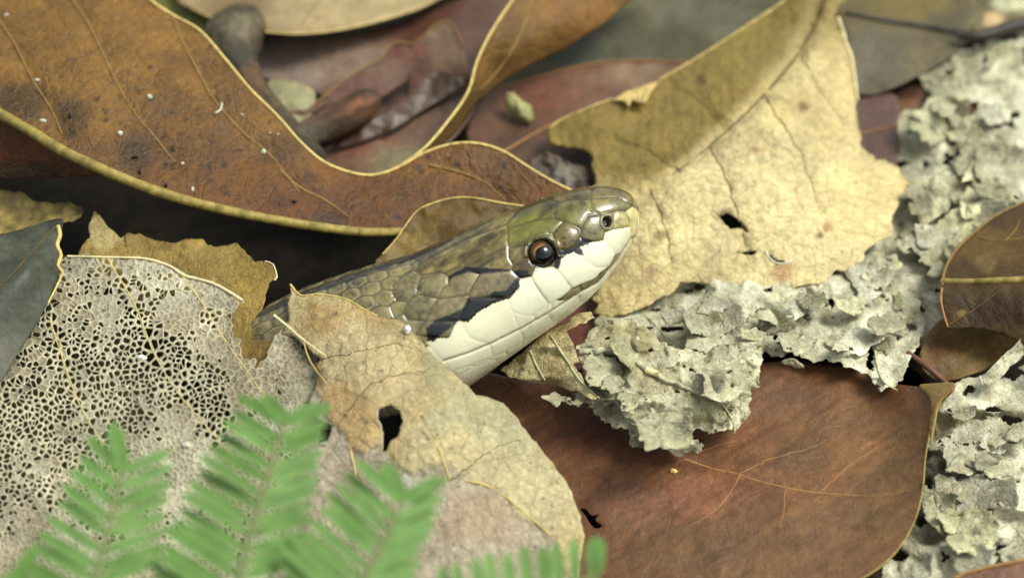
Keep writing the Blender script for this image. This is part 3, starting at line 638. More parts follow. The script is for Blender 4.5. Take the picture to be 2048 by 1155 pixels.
def make_lacy():
    e = empty('lacy_leaf', (*P(300., 780., 1.2)[:2], .5))
    tag(e, 'pale skeletonised leaf eaten to a lace of holes, behind the green fronds', 'leaf')
    out = densify(K_OUT, 8)
    # cells of a random net, stretched along the secondary veins
    sx, sy = 10.5, 13.0
    gx, gy = np.meshgrid(np.arange(-110, 760, sx), np.arange(300, 1500, sy * .87))
    gx = gx + (np.arange(gx.shape[0]) % 2)[:, None] * sx * .5
    gx = gx.ravel(); gy = gy.ravel()
    gx = gx + RNG.uniform(-.62, .62, gx.size) * sx; gy = gy + RNG.uniform(-.62, .62, gy.size) * sy
    gy = gy + .35 * (gx - 300)                                       # the net leans along the side veins
    k = RNG.random(gx.size) > .12; gx, gy = gx[k], gy[k]              # some cells are double size
    keep = inside(out, gx, gy) | (polydist(out, gx, gy) < 40)
    gx, gy = gx[keep], gy[keep]
    for v in K_VEINS:                                               # no cell centre on a main vein
        d = polydist(v, gx, gy, False); k = d > 3.5; gx, gy = gx[k], gy[k]
    vs, es, fs, ov, oe, of = cdt([Vector(q) for q in np.c_[gx, gy]], [], [], 0, 1e-4, True)
    q = np.array([tuple(v) for v in vs]); T = np.array([f for f in fs if len(f) == 3])
    A, B, C = q[T[:, 0]], q[T[:, 1]], q[T[:, 2]]
    D = 2 * (A[:, 0] * (B[:, 1] - C[:, 1]) + B[:, 0] * (C[:, 1] - A[:, 1]) + C[:, 0] * (A[:, 1] - B[:, 1]))
    a2, b2, c2 = (A ** 2).sum(1), (B ** 2).sum(1), (C ** 2).sum(1)
    D = np.where(np.abs(D) < 1e-6, 1e-6, D)
    cc = np.c_[(a2 * (B[:, 1] - C[:, 1]) + b2 * (C[:, 1] - A[:, 1]) + c2 * (A[:, 1] - B[:, 1])) / D, (a2 * (C[:, 0] - B[:, 0]) + b2 * (A[:, 0] - C[:, 0]) + c2 * (B[:, 0] - A[:, 0])) / D]
    cen = (A + B + C) / 3
    far = np.hypot(*(cc - cen).T) > 25; cc[far] = cen[far]
    around = {}
    for i, t in enumerate(T):
        for v in t: around.setdefault(int(v), []).append(i)
    ins = inside(out, q[:, 0], q[:, 1])
    X, Y = q[:, 0], q[:, 1]
    zone = np.exp(-(((X - 170) / 190) ** 2 + ((Y - 740) / 170) ** 2)) + .75 * np.exp(-(((X - 400) / 110) ** 2 + ((Y - 790) / 90) ** 2)) + .45 * np.exp(-(((X - 40) / 160) ** 2 + ((Y - 900) / 200) ** 2))
    eaten = .16 + .78 * np.clip(zone, 0, 1) + .62 * fbm(X, Y, 70, 8, 3) - .3 * sstep(560, 640, X)
    vp, vh, vc, F = [], [], [], []
    idx = {}
    strand, film, bone = lin((196, 188, 158)), lin((178, 172, 152)), lin((146, 132, 108))
    def corner(i):
        if i not in idx:
            idx[i] = len(vp); vp.append(cc[i]); vh.append(0.007); vc.append(strand * random.uniform(.75, 1.05))
        return idx[i]
    for v, tl in around.items():
        if not ins[v] or len(tl) < 4: continue
        c = cc[tl]; m = c.mean(0)
        order = np.argsort(np.arctan2(c[:, 1] - m[1], c[:, 0] - m[0])); tl = [tl[k] for k in order]; c = cc[tl]
        ids = [corner(t) for t in tl]
        if len(set(ids)) < 3: continue
        hole = eaten[v] + random.uniform(-.30, .30) > 0.60
        s = random.uniform(.50, .80) if hole else .74
        fm = np.clip(.5 + 1.1 * float(fbm(m[:1], m[1:], 60, 33, 2)[0]), 0, 1)
        f = (film * fm + bone * (1 - fm)) * random.uniform(.90, 1.08)
        a_ = m + (c - m) * s; n = len(ids); q1, q2 = [], []           # rounded hole: each corner of the cell is cut
        for k in range(n):
            for w, lst in ((.30, q1), (.70, q2)):
                lst.append(len(vp)); vp.append(a_[k] * (1 - w) + a_[(k + 1) % n] * w); vh.append(.002 if hole else -.001); vc.append(strand * .92 if hole else f)
        for k in range(n):
            k2 = (k + 1) % n
            F.append((ids[k], ids[k2], q2[k], q1[k])); F.append((ids[k2], q1[k2], q2[k]))
        if not hole:
            k0 = len(vp); vp.append(m); vh.append(-.003 + random.uniform(-.006, .006)); vc.append(f * random.uniform(.92, 1.08))
            for k in range(n):
                F.append((q1[k], q2[k], k0)); F.append((q2[k], q1[(k + 1) % n], k0))
    vp = np.array(vp); h = hK(vp[:, 0], vp[:, 1]) + np.array(vh)
    V = P(vp[:, 0], vp[:, 1], h)
    F = [f[::-1] for f in F] if np.cross(V[F[0][1]] - V[F[0][0]], V[F[0][2]] - V[F[0][0]]) @ (C0 - V[F[0][0]]) < 0 else F
    m = leaf_mat('lacy_leaf_skin', vein=16, vein_amt=.2, vein_col=(96, 84, 58), speck=.5, speck_scale=22, rough=.65, bump=.45, mottle=.55)
    o = mesh_obj('blade', V, F, m, e, tint=np.array(vc)); solid(o, .010)
    vein('midrib', K_VEINS[0], hK, e, V_PALE, .010, .017, .012)
    for v in K_VEINS[1:]: vein('vein', v, hK, e, V_STRAW, .0075, .005, .002)
make_lacy()

# ---- the red-brown leaf in front
M_RED = leaf_mat('red_leaf_skin', vein=9, vein_amt=0.16, vein_col=(80, 52, 30), speck=0.35, speck_scale=26, rough=0.48, bump=0.22, mottle=0.5, spec=0.4)
I_OUT = [(900, 740), (980, 745), (1060, 760), (1200, 740), (1380, 735), (1500, 728), (1560, 722), (1620, 724), (1690, 732), (1740, 748), (1780, 764), (1830, 772), (1866, 774), (1904, 768), (1902, 784), (1886, 800), (1868, 830), (1858, 870), (1850, 920), (1846, 970), (1836, 1020), (1820, 1060), (1790, 1105), (1750, 1140), (1700, 1170), (1600, 1240), (1100, 1240), (1060, 1100), (1000, 950), (930, 850)]
I_CTRL = [(900, 740, .3), (1200, 740, .42), (1500, 728, .46), (1690, 732, .52), (1830, 772, .70), (1904, 768, 1.0), (1868, 830, .86), (1850, 920, .72), (1836, 1020, .62), (1750, 1140, .5), (1600, 1240, .3), (1100, 1240, .12), (1000, 950, .2), (1300, 900, .40), (1500, 960, .42), (1700, 950, .5), (1780, 850, .56), (1650, 800, .52), (1300, 1080, .3), (1600, 1080, .44)]
I_VEINS = [[(1370, 918), (1430, 938), (1470, 946), (1520, 962), (1600, 980), (1680, 988), (1760, 990), (1840, 975)], [(1480, 946), (1540, 918), (1600, 900), (1660, 880)], [(1570, 976), (1566, 1020), (1560, 1060)], [(1640, 984), (1700, 930), (1760, 890)], [(1480, 950), (1440, 1010), (1380, 1050)], [(1400, 905), (1440, 890), (1480, 880)]]
leafI = empty('red_brown_leaf', (*P(1480., 950., .4)[:2], .1))
tag(leafI, 'broad smooth reddish brown leaf with an upturned tip below the snake', 'leaf')
def i_tint(x, y):
    c = tint_of(x, y, (132, 86, 56), [(1400, 1000, 110, (156, 100, 72), 60, .7), (1270, 1010, 90, (146, 100, 78), 60, .7), (1560, 800, 200, (128, 90, 66), 60), (1700, 900, 240, (132, 92, 56), 180, .8), (1560, 1110, 420, (122, 90, 58), 120, .6), (1800, 980, 90, (124, 94, 56), 160, .5), (1200, 850, 160, (110, 62, 42), 90, .8), (1640, 960, 70, (138, 88, 50), 40, .4), (1600, 910, 60, (104, 80, 56), 40, .4)], .5, (104, 64, 38), 60, 6)
    st = fbm(x * .55 + y * .85, (y * .55 - x * .85) * .12, 9, 60, 3)
    return c * (.92 + .32 * st[:, None]) * np.array((.76, .77, .74))
_, hI = blade('blade', I_OUT, I_CTRL, M_RED, i_tint, leafI, spacing=6, relief=lambda x, y: 0.025 * fbm(x, y, 140, 6, 2) + 0.006 * fbm(x, y, 18, 3, 3) - 0.012 * np.exp(-(polydist(I_VEINS[0], x, y, False) / 12) ** 2),
              holes=[[(1160, 1016), (1172, 1018), (1182, 1030), (1196, 1026), (1190, 1040), (1204, 1050), (1192, 1056), (1180, 1046), (1172, 1032)]], step=4)
vein('midrib', I_VEINS[0], hI, leafI, V_RUST, .013, .006, -.005)
for v in I_VEINS[1:]: vein('vein', v, hI, leafI, V_RUST, .007, .003, -.002, wob=4)
vein('margin', [(1902, 772), (1890, 798), (1868, 830), (1858, 870), (1850, 920), (1846, 970), (1836, 1020), (1820, 1060), (1790, 1105), (1750, 1140), (1700, 1168)], hI, leafI, V_OLIVE, .010, .009, .000)
blade('tip_fold', [(1838, 770), (1866, 766), (1906, 764), (1908, 776), (1890, 790), (1876, 812), (1868, 850), (1862, 880), (1858, 850), (1862, 810), (1856, 790)], [(1838, 770, .74), (1906, 764, 1.06), (1890, 790, 1.02), (1868, 850, .88), (1862, 880, .82), (1856, 790, .86)], M_RED, lambda x, y: tint_of(x, y, (150, 122, 66)), leafI, spacing=5)

# ---- leaves at the right
M_SCURF = leaf_mat('scurfy_leaf_skin', vein=9, vein_amt=0.10, vein_col=(120, 90, 42), speck=0.4, speck_scale=30, rough=0.6, bump=0.3, mottle=0.5)
M_OUT = [(1884, 572), (1888, 545), (1896, 525), (1912, 500), (1940, 472), (1990, 432), (2048, 404), (2140, 366), (2140, 700), (2060, 690), (2000, 668), (1950, 656), (1894, 656), (1886, 620), (1882, 590)]
single('dark_brown_leaf', 'dark brown leaf with a straight yellow midrib, raised over the grey litter', 'leaf', M_OUT,
       [(1884, 572, .98), (1912, 500, .9), (1990, 432, .86), (2140, 366, .8), (2140, 560, 1.25), (1990, 560, 1.12), (2140, 700, .9), (2000, 668, .82), (1894, 656, .78), (1960, 510, 1.0), (1960, 610, .98)], M_SCURF, (100, 74, 34),
       [(2000, 620, 110, (66, 42, 22), 46), (1990, 490, 90, (118, 88, 38), 50), (1975, 525, 30, (150, 126, 74), 26, .6), (1925, 628, 16, (168, 144, 84), 10, .8)], noise=.6, noise_col=(76, 54, 24), nscale=40, spacing=6, relief=wavy(.015, 40, 4, .008),
       veins=[('midrib', [(1884, 562), (1940, 563), (2010, 560), (2140, 556)], V_OLIVE, .034, .04, .0), ('margin', M_OUT[0:8][::-1], V_BROWN, .014, .016, .0), ('margin', [(1884, 575), (1882, 600), (1888, 630), (1896, 654)], V_RUST, .014, .012),
              ('vein', [(1956, 474), (1990, 482), (2030, 478), (2090, 470)], V_BROWN, .010, .006), ('vein', [(1900, 648), (1950, 618), (2000, 580)], V_DARK, .010, .006), ('vein', [(2010, 482), (2030, 460), (2040, 440)], V_BROWN, .008, .005)])
single('bark_brown_leaf', 'yellowish brown leaf in the shade below the dark brown leaf', 'leaf', [(1840, 706), (1880, 640), (1960, 620), (2140, 610), (2140, 720), (2020, 716), (1960, 742), (1900, 760), (1856, 750)],
       [(1840, 706, .5), (1880, 640, .56), (2140, 610, .6), (2140, 720, .45), (1960, 742, .45), (1856, 750, .42)], M_DULL, (138, 106, 54), [(1880, 700, 40, (110, 72, 40), 40)], noise=.6, noise_col=(90, 66, 32), nscale=40, spacing=7, relief=wavy(.03, 40, 5))
single('corner_leaf', 'reddish brown leaf edge overlapping the grey corner sheet, far from the fronds', 'leaf', [(1860, 1240), (1890, 1166), (1930, 1146), (1990, 1130), (2050, 1118), (2140, 1090), (2140, 1240)],
       [(1860, 1240, .5), (1890, 1166, .66), (2050, 1118, .76), (2140, 1090, .78), (2140, 1240, .6)], M_RED, (110, 66, 40), noise=.5, noise_col=(84, 50, 32), spacing=8, relief=wavy(.02, 60, 4), veins=[('margin', [(1890, 1166), (1930, 1146), (1990, 1130), (2050, 1118), (2140, 1090)], V_RUST, .014, .014)])

# ---- grey, papery, crumbling sheets
M_GREY = leaf_mat('grey_papery_skin', vein=12, vein_amt=0.16, vein_col=(104, 96, 70), speck=0.8, speck_scale=22, rough=0.85, bump=0.55, mottle=0.55, spec=0.2)
def crumple(amp, seed, cell=24, puff=.06, elong=1.0):
    def ridged(x, y, sc, sd_): return 1 - 2.2 * np.abs(fbm(x, y, sc, sd_, 2))
    def f(x, y):
        wx = x + 12 * fbm(x, y, 40, seed + 2, 2); wy = (y + 12 * fbm(x, y, 40, seed + 6, 2)) * elong
        f1, f2, cid = worley(wx, wy, cell, seed)
        return amp * fbm(x, y, 110, seed + 1, 3) + amp * .75 * ridged(wx * .8 + wy * .3, wy * 1.3, 85, seed + 8) + amp * .16 * ridged(wx, wy * 1.2, 32, seed + 12) + puff * .28 * np.clip(f2 - f1, 0, .6) * (.4 + cid) + 0.007 * fbm(x, y, 9, seed + 3, 2)
    return f
def torn(seed, thr=.42, scale=26):
    return lambda x, y: fbm(x * 1.0, y * 1.35, scale, seed, 3) > thr
def grey(name, label, outline, ctrl, seed, base=(214, 210, 184), dark=(148, 140, 110), cut=.44, amp=.10, puff=.055, cell=24, spacing=4.5, jag=5, fibres=(), blobs=(), scale=26):
    e = empty(name, centre(outline, float(np.mean([c[2] for c in ctrl])))); tag(e, label, 'leaf')
    rel = crumple(amp, seed, cell, puff)
    def tint(x, y):
        c = 1.08 * tint_of(x, y, base, blobs, .85, dark, 30, seed)
        f1, f2, cid = worley(x, y, 30, seed + 4)
        return c * (.88 + .2 * cid)[:, None]
    _, hf = blade('sheet', outline, ctrl, M_GREY, tint, e, spacing=spacing, relief=rel, jag=jag, jag_scale=15, cut=torn(seed + 90, cut, scale), seed=seed, smooth=False, thick=.007)
    for f in fibres: vein('vein', f, hf, e, V_GREY, .014, .007, .006, 5, 5)
    return e, hf
grey('grey_litter_sheet', 'grey crumbling papery leaf sheet right of the big tan leaf', [(1780, 250), (1800, 226), (1850, 222), (1900, 236), (1950, 232), (1960, 210), (1910, 195), (1860, 190), (1836, 150), (1870, 120), (1920, 100), (2000, 80), (2140, 66), (2140, 480), (2040, 470), (1960, 500), (1912, 560), (1900, 640), (1870, 690), (1800, 700), (1700, 660), (1660, 560), (1730, 470), (1780, 400)],
     [(1780, 250, .30), (1850, 130, .42), (2140, 66, .4), (2140, 480, .36), (1912, 560, .34), (1800, 700, .30), (1660, 560, .30), (1780, 400, .26), (1950, 350, .36)], 3, cut=.50, fibres=[[(1960, 200), (1950, 260), (1945, 330), (1970, 380)], [(1790, 232), (1870, 236), (1950, 240)], [(1880, 520), (1840, 560), (1800, 610)]], amp=.09)
grey('grey_litter_band', 'pale grey crumbling leaf band along the lower edge of the big tan leaf', [(1190, 640), (1220, 628), (1290, 602), (1360, 560), (1480, 556), (1650, 552), (1720, 540), (1780, 560), (1840, 600), (1850, 660), (1820, 720), (1790, 772), (1760, 780), (1730, 745), (1690, 728), (1650, 712), (1622, 722), (1590, 700), (1560, 712), (1530, 700), (1512, 736), (1440, 744), (1380, 735), (1330, 700), (1260, 690), (1210, 662)],
     [(1190, 640, .36), (1360, 560, .40), (1650, 552, .44), (1840, 600, .42), (1790, 772, .62), (1650, 712, .62), (1512, 736, .64), (1330, 700, .48), (1500, 640, .55), (1700, 640, .56)], 17, cut=.46, fibres=[[(1750, 700), (1756, 740), (1770, 765), (1795, 780)], [(1520, 690), (1516, 720), (1512, 745)], [(1280, 620), (1320, 660), (1345, 700)]], amp=.10, puff=.07)
grey('grey_corner_sheet', 'grey crumbling leaf sheet beside the upturned tip of the reddish leaf', [(1880, 800), (1910, 760), (1950, 752), (1990, 760), (2040, 730), (2140, 690), (2140, 1240), (1720, 1240), (1780, 1100), (1830, 1040), (1840, 950), (1850, 860)],
     [(1880, 800, .5), (1950, 752, .42), (2140, 690, .42), (2140, 1240, .38), (1720, 1240, .2), (1830, 1040, .22), (1850, 860, .22), (2000, 950, .36), (1930, 1000, .26)], 29, base=(212, 208, 184), cut=.34, scale=44, fibres=[[(1860, 900), (1900, 880), (1950, 900)], [(1930, 920), (1926, 980), (1960, 1040)]], amp=.14, puff=.05)
grey('twisted_strip', 'twisted whitish leaf strip below the dark brown leaf', [(1955, 752), (1975, 742), (2005, 712), (2030, 690), (2048, 672), (2140, 590), (2140, 640), (2060, 700), (2020, 735), (1985, 768), (1962, 772)], [(1955, 752, .7), (2030, 690, .8), (2140, 590, .8), (2140, 640, .7), (1985, 768, .62)], 41, cut=.9, spacing=4, jag=2, amp=.05)
G4 = [(1088, 790), (1100, 784), (1130, 790), (1160, 786), (1190, 770), (1170, 740), (1150, 715), (1156, 690), (1180, 660), (1220, 640), (1270, 644), (1310, 664), (1340, 690), (1390, 700), (1440, 696), (1500, 690), (1520, 700), (1516, 745), (1512, 772), (1500, 810), (1490, 840), (1466, 862), (1440, 868), (1412, 858), (1388, 858), (1372, 872), (1402, 890), (1400, 906), (1372, 908), (1352, 914), (1340, 898), (1320, 890), (1300, 892), (1284, 898), (1262, 890), (1258, 866), (1240, 856), (1214, 846), (1196, 826), (1166, 808), (1130, 806), (1104, 808)]
e4, h4 = grey('crumpled_leaf', 'crumpled grey leaf with a thick pale midrib on the reddish leaf below the snake\'s chin', G4,
     [(1088, 790, .80), (1190, 770, .86), (1160, 690, .84), (1270, 644, .80), (1390, 700, .78), (1520, 700, .80), (1500, 810, .72), (1440, 868, .64), (1372, 908, .54), (1284, 898, .56), (1214, 846, .66), (1130, 806, .74), (1300, 760, .90), (1400, 790, .80), (1320, 850, .68)], 53, base=(206, 200, 170), dark=(138, 130, 100), cut=.56, amp=.15, puff=.13, cell=22, spacing=3.6, jag=6,
     blobs=[(1260, 680, 90, (134, 122, 84), 50, .7), (1310, 760, 60, (150, 142, 112), 40, .7), (1400, 810, 40, (160, 162, 124), 30, .5)], fibres=[[(1190, 770), (1230, 800), (1262, 846), (1300, 850)], [(1440, 800), (1465, 840), (1470, 865)], [(1300, 850), (1330, 868), (1344, 900)]])
vein('midrib', [(1165, 702), (1220, 704), (1260, 718), (1300, 742), (1350, 768), (1410, 788), (1460, 806)], h4, e4, V_GREY, .032, .014, .03, 5, 9, 5)
vein('midrib_break', [(1292, 738), (1306, 744), (1320, 749)], h4, e4, V_PALE, .033, .030, .034, 4, 9)
G5 = [(1000, 740), (1040, 710), (1072, 680), (1110, 655), (1150, 632), (1182, 622), (1188, 634), (1160, 648), (1132, 662), (1140, 676), (1152, 700), (1158, 722), (1146, 726), (1160, 752), (1180, 776), (1198, 796), (1186, 800), (1150, 782), (1110, 770), (1060, 766), (1020, 752)]
e5, h5 = grey('curled_flake', 'curled tan leaf flake tucked against the snake\'s throat', G5, [(1000, 740, .6), (1072, 680, .86), (1150, 632, 1.0), (1188, 634, .98), (1152, 700, 1.02), (1160, 752, 1.0), (1198, 796, .92), (1110, 770, .8), (1020, 752, .62), (1100, 720, .92)], 61, base=(206, 192, 146), dark=(170, 150, 104), cut=.9, amp=.06, puff=.03, spacing=4, jag=2.5,
     fibres=[[(1100, 670), (1130, 715), (1160, 760), (1198, 796)], [(1060, 700), (1075, 735), (1090, 760)]])
grey('pale_chip', 'small white leaf chip on the lower edge of the grey band', [(1560, 722), (1580, 716), (1602, 726), (1606, 738), (1590, 736), (1570, 730)], [(1560, 722, .62), (1602, 726, .68), (1590, 736, .62)], 71, base=(206, 200, 160), cut=.95, jag=2, spacing=4, amp=.03, puff=.02)
single('under_leaf', 'dark red brown leaf in the gap under the snake\'s chin', 'leaf', [(1080, 560), (1240, 560), (1420, 560), (1440, 640), (1440, 720), (1330, 720), (1150, 740), (1080, 700)],
       [(1080, 560, .2), (1420, 560, .2), (1440, 720, .3), (1080, 700, .3)], M_RED, (96, 48, 34), noise=.5, noise_col=(64, 34, 24), spacing=12, relief=wavy(.03, 60, 3))
single('buried_leaf', 'dark leaf buried under the grey crumbling sheets', 'leaf', [(1560, 460), (2140, 240), (2140, 1240), (1700, 1240), (1800, 1000), (1850, 760), (1600, 640)],
       [(1560, 460, .02), (2140, 240, .05), (2140, 1240, -.05), (1700, 1240, -.1), (1850, 760, .12)], M_DULL, (70, 56, 36), noise=.7, noise_col=(110, 100, 76), nscale=40, spacing=16, relief=wavy(.12, 60, 3))
single('dim_leaf', 'dim brown leaf on the soil under the lacy leaf', 'leaf', [(-90, 560), (180, 520), (480, 620), (640, 780), (640, 1240), (-90, 1240)],
       [(-90, 560, .95), (180, 520, .95), (480, 620, .6), (640, 780, .5), (640, 1240, -.2), (-90, 1240, .1), (250, 800, .8), (60, 850, .8)], M_DULL, (86, 66, 38), noise=.6, noise_col=(50, 40, 24), nscale=60, spacing=14, relief=wavy(.08, 90, 3))

# ---- loose grey flakes lying on the crumbling sheets
def flakes():
    rg = random.Random(11)
    zones = [([(1810, 240), (1960, 120), (2048, 100), (2048, 400), (1930, 470), (1890, 540), (1820, 640), (1740, 640), (1720, 560), (1800, 480), (1840, 380)], .52, 40, 'grey papery leaf flake on the grey sheet right of the big tan leaf', 'flakes on the grey sheet'),
             ([(1170, 680), (1260, 660), (1400, 710), (1500, 710), (1490, 820), (1400, 860), (1300, 870), (1200, 800)], 1.0, 9, 'torn papery scrap on the crumpled grey leaf below the snake\'s chin', 'scraps on the crumpled leaf'),
             ([(1300, 625), (1400, 590), (1660, 590), (1800, 640), (1800, 700), (1650, 690), (1500, 690), (1380, 690)], .70, 20, 'grey papery leaf flake on the band below the big tan leaf', 'flakes on the grey band'),
             ([(1900, 800), (2048, 760), (2048, 1120), (1830, 1130), (1870, 1000), (1880, 880)], .50, 26, 'grey papery leaf flake beside the reddish leaf with the upturned tip', 'flakes beside the reddish leaf')]
    for poly, h0, n, label, grp in zones:
        xs = [p[0] for p in poly]; ys = [p[1] for p in poly]; k = 0
        while k < n:
            x, y = rg.uniform(min(xs), max(xs)), rg.uniform(min(ys), max(ys))
            if not inside(poly, np.array([x]), np.array([y]))[0]: continue
            k += 1
            r = rg.uniform(22, 78); a0 = rg.uniform(0, 6.28); m = rg.randint(6, 9); el = rg.uniform(.5, .95); rot = rg.uniform(0, 3.14)
            out = []
            for j in range(m):
                an = a0 + 6.283 * j / m + rg.uniform(-.25, .25); q = r * rg.uniform(.6, 1.15)
                u, v = q * math.cos(an), q * math.sin(an) * el
                out.append((x + u * math.cos(rot) - v * math.sin(rot), y + .75 * (u * math.sin(rot) + v * math.cos(rot))))
            tx, ty, cu = rg.uniform(-.12, .12), rg.uniform(-.14, .06), rg.uniform(0, .13); h = h0 + rg.uniform(-.07, .05)
            ctrl = [(px_, py_, h + tx * (px_ - x) / 50 + ty * (py_ - y) / 50 + cu * (((px_ - x) * math.cos(rot) + (py_ - y) * math.sin(rot)) / 45) ** 2) for px_, py_ in out + [(x, y)]]
            sdk = rg.randint(0, 999); g = rg.uniform(.78, 1.09)
            base = (int(212 * g), int(207 * g), int((178 + rg.uniform(-14, 10)) * g))
            o, _ = blade('grey_flake', out, ctrl, M_GREY, lambda X, Y: tint_of(X, Y, base, (), .75, (146, 138, 108), 26, sdk), None, spacing=5, relief=crumple(.05, sdk, 20, .03), jag=5, jag_scale=12, smooth=False, thick=.006, cut=torn(sdk, .62, 20), seed=sdk)
            tag(o, label, 'leaf flake', grp)
flakes()

# ================================================================== twigs
def twig(name, label, path, mat, tint=None, seg=40, seed=0, rel=.16):
    p = smooth_path(path, 5)
    c = P(p[:, 0], p[:, 1], p[:, 2]); r = p[:, 3] * PX
    t = np.gradient(c, axis=0); t /= np.linalg.norm(t, axis=1)[:, None]
    V = []; n = len(c); T = []
    an = np.linspace(0, 2 * math.pi, seg, endpoint=False)
    s = np.r_[0, np.cumsum(np.linalg.norm(np.diff(c, axis=0), axis=1))]
    for i in range(n):
        a = np.cross(t[i], (0.2, -.5, .84)); a /= np.linalg.norm(a); b = np.cross(a, t[i])
        k = 1 + rel * fbm(np.cos(an) * 2.2 + 50, np.sin(an) * 2.2 + s[i] * 1.6, 1.0, seed, 4) + .05 * fbm(np.cos(an) * 9 + 50, np.sin(an) * 9 + s[i] * 3, 1.0, seed + 5, 3)
        e = min(1, math.sqrt(max(1e-3, 1 - (1 - min(i, 5) / 5.0) ** 2))) * min(1, math.sqrt(max(1e-3, 1 - (1 - min(n - 1 - i, 5) / 5.0) ** 2)))
        V.append(c[i] + (a * np.cos(an)[:, None] + b * np.sin(an)[:, None]) * (r[i] * k * e)[:, None])
        T.append(.8 + .7 * fbm(np.cos(an) * 1.6 + 20, np.sin(an) * 1.6 + s[i] * 2, 1.0, seed + 9, 4))
    V = np.concatenate(V); T = np.concatenate(T)
    F = [(i * seg + k, i * seg + (k + 1) % seg, (i + 1) * seg + (k + 1) % seg, (i + 1) * seg + k) for i in range(n - 1) for k in range(seg)]
    F += [tuple(range(seg))[::-1], tuple(range((n - 1) * seg, n * seg))]
    px, py = project(V)
    col = tint(px, py) if callable(tint) else np.tile(lin(tint), (len(V), 1))
    col = col * np.clip(T, .35, 1.5)[:, None]
    o = mesh_obj(name, V, F, mat, None, tint=col)
    return tag(o, label, 'twig')
M_BARK = plain_mat('bark', rough=.7, spec=.3, noise=.45, scale=12, bump=.7, attr=True)
twig('knobbly_twig', 'short knobbly grey brown broken twig with a rounded top behind the curled leaf', [(514, 24, 1.12, 24), (496, 40, 1.12, 44), (468, 74, 1.12, 62), (462, 112, 1.1, 58), (492, 158, 1.06, 36), (520, 196, 1.0, 30), (556, 240, .92, 30), (600, 290, .8, 30), (640, 330, .7, 26)], M_BARK,
     lambda x, y: tint_of(x, y, (74, 62, 46), [(480, 50, 60, (104, 94, 74), 30), (470, 120, 60, (52, 48, 38), 40), (510, 160, 40, (84, 64, 42), 40)]), seed=3)
twig('lower_twig', 'brown grey twig lying along the fold of the curled leaf', [(580, 292, .82, 26), (610, 272, .84, 30), (650, 252, .88, 34), (690, 232, .94, 36), (722, 212, .98, 34), (744, 196, 1.0, 26), (756, 186, 1.0, 14)], M_BARK,
     lambda x, y: tint_of(x, y, (84, 62, 46), [(620, 265, 50, (92, 82, 70), 30), (720, 215, 40, (108, 70, 46), 30)]), seed=9, rel=.12)
rt = empty('red_stalk', P(1865., 740., .55)); tag(rt, 'thin reddish leaf stalk poking out above the reddish leaf\'s tip', 'stalk')
p = smooth_path([(1815, 704, .62, 5), (1845, 726, .62, 6), (1870, 746, .6, 6), (1900, 772, .5, 5)], 5)
tube('stalk', P(p[:, 0], p[:, 1], p[:, 2]), p[:, 3] * PX, plain_mat('red_stalk', (104, 66, 50), noise=.3), rt, 10, rough=.1)

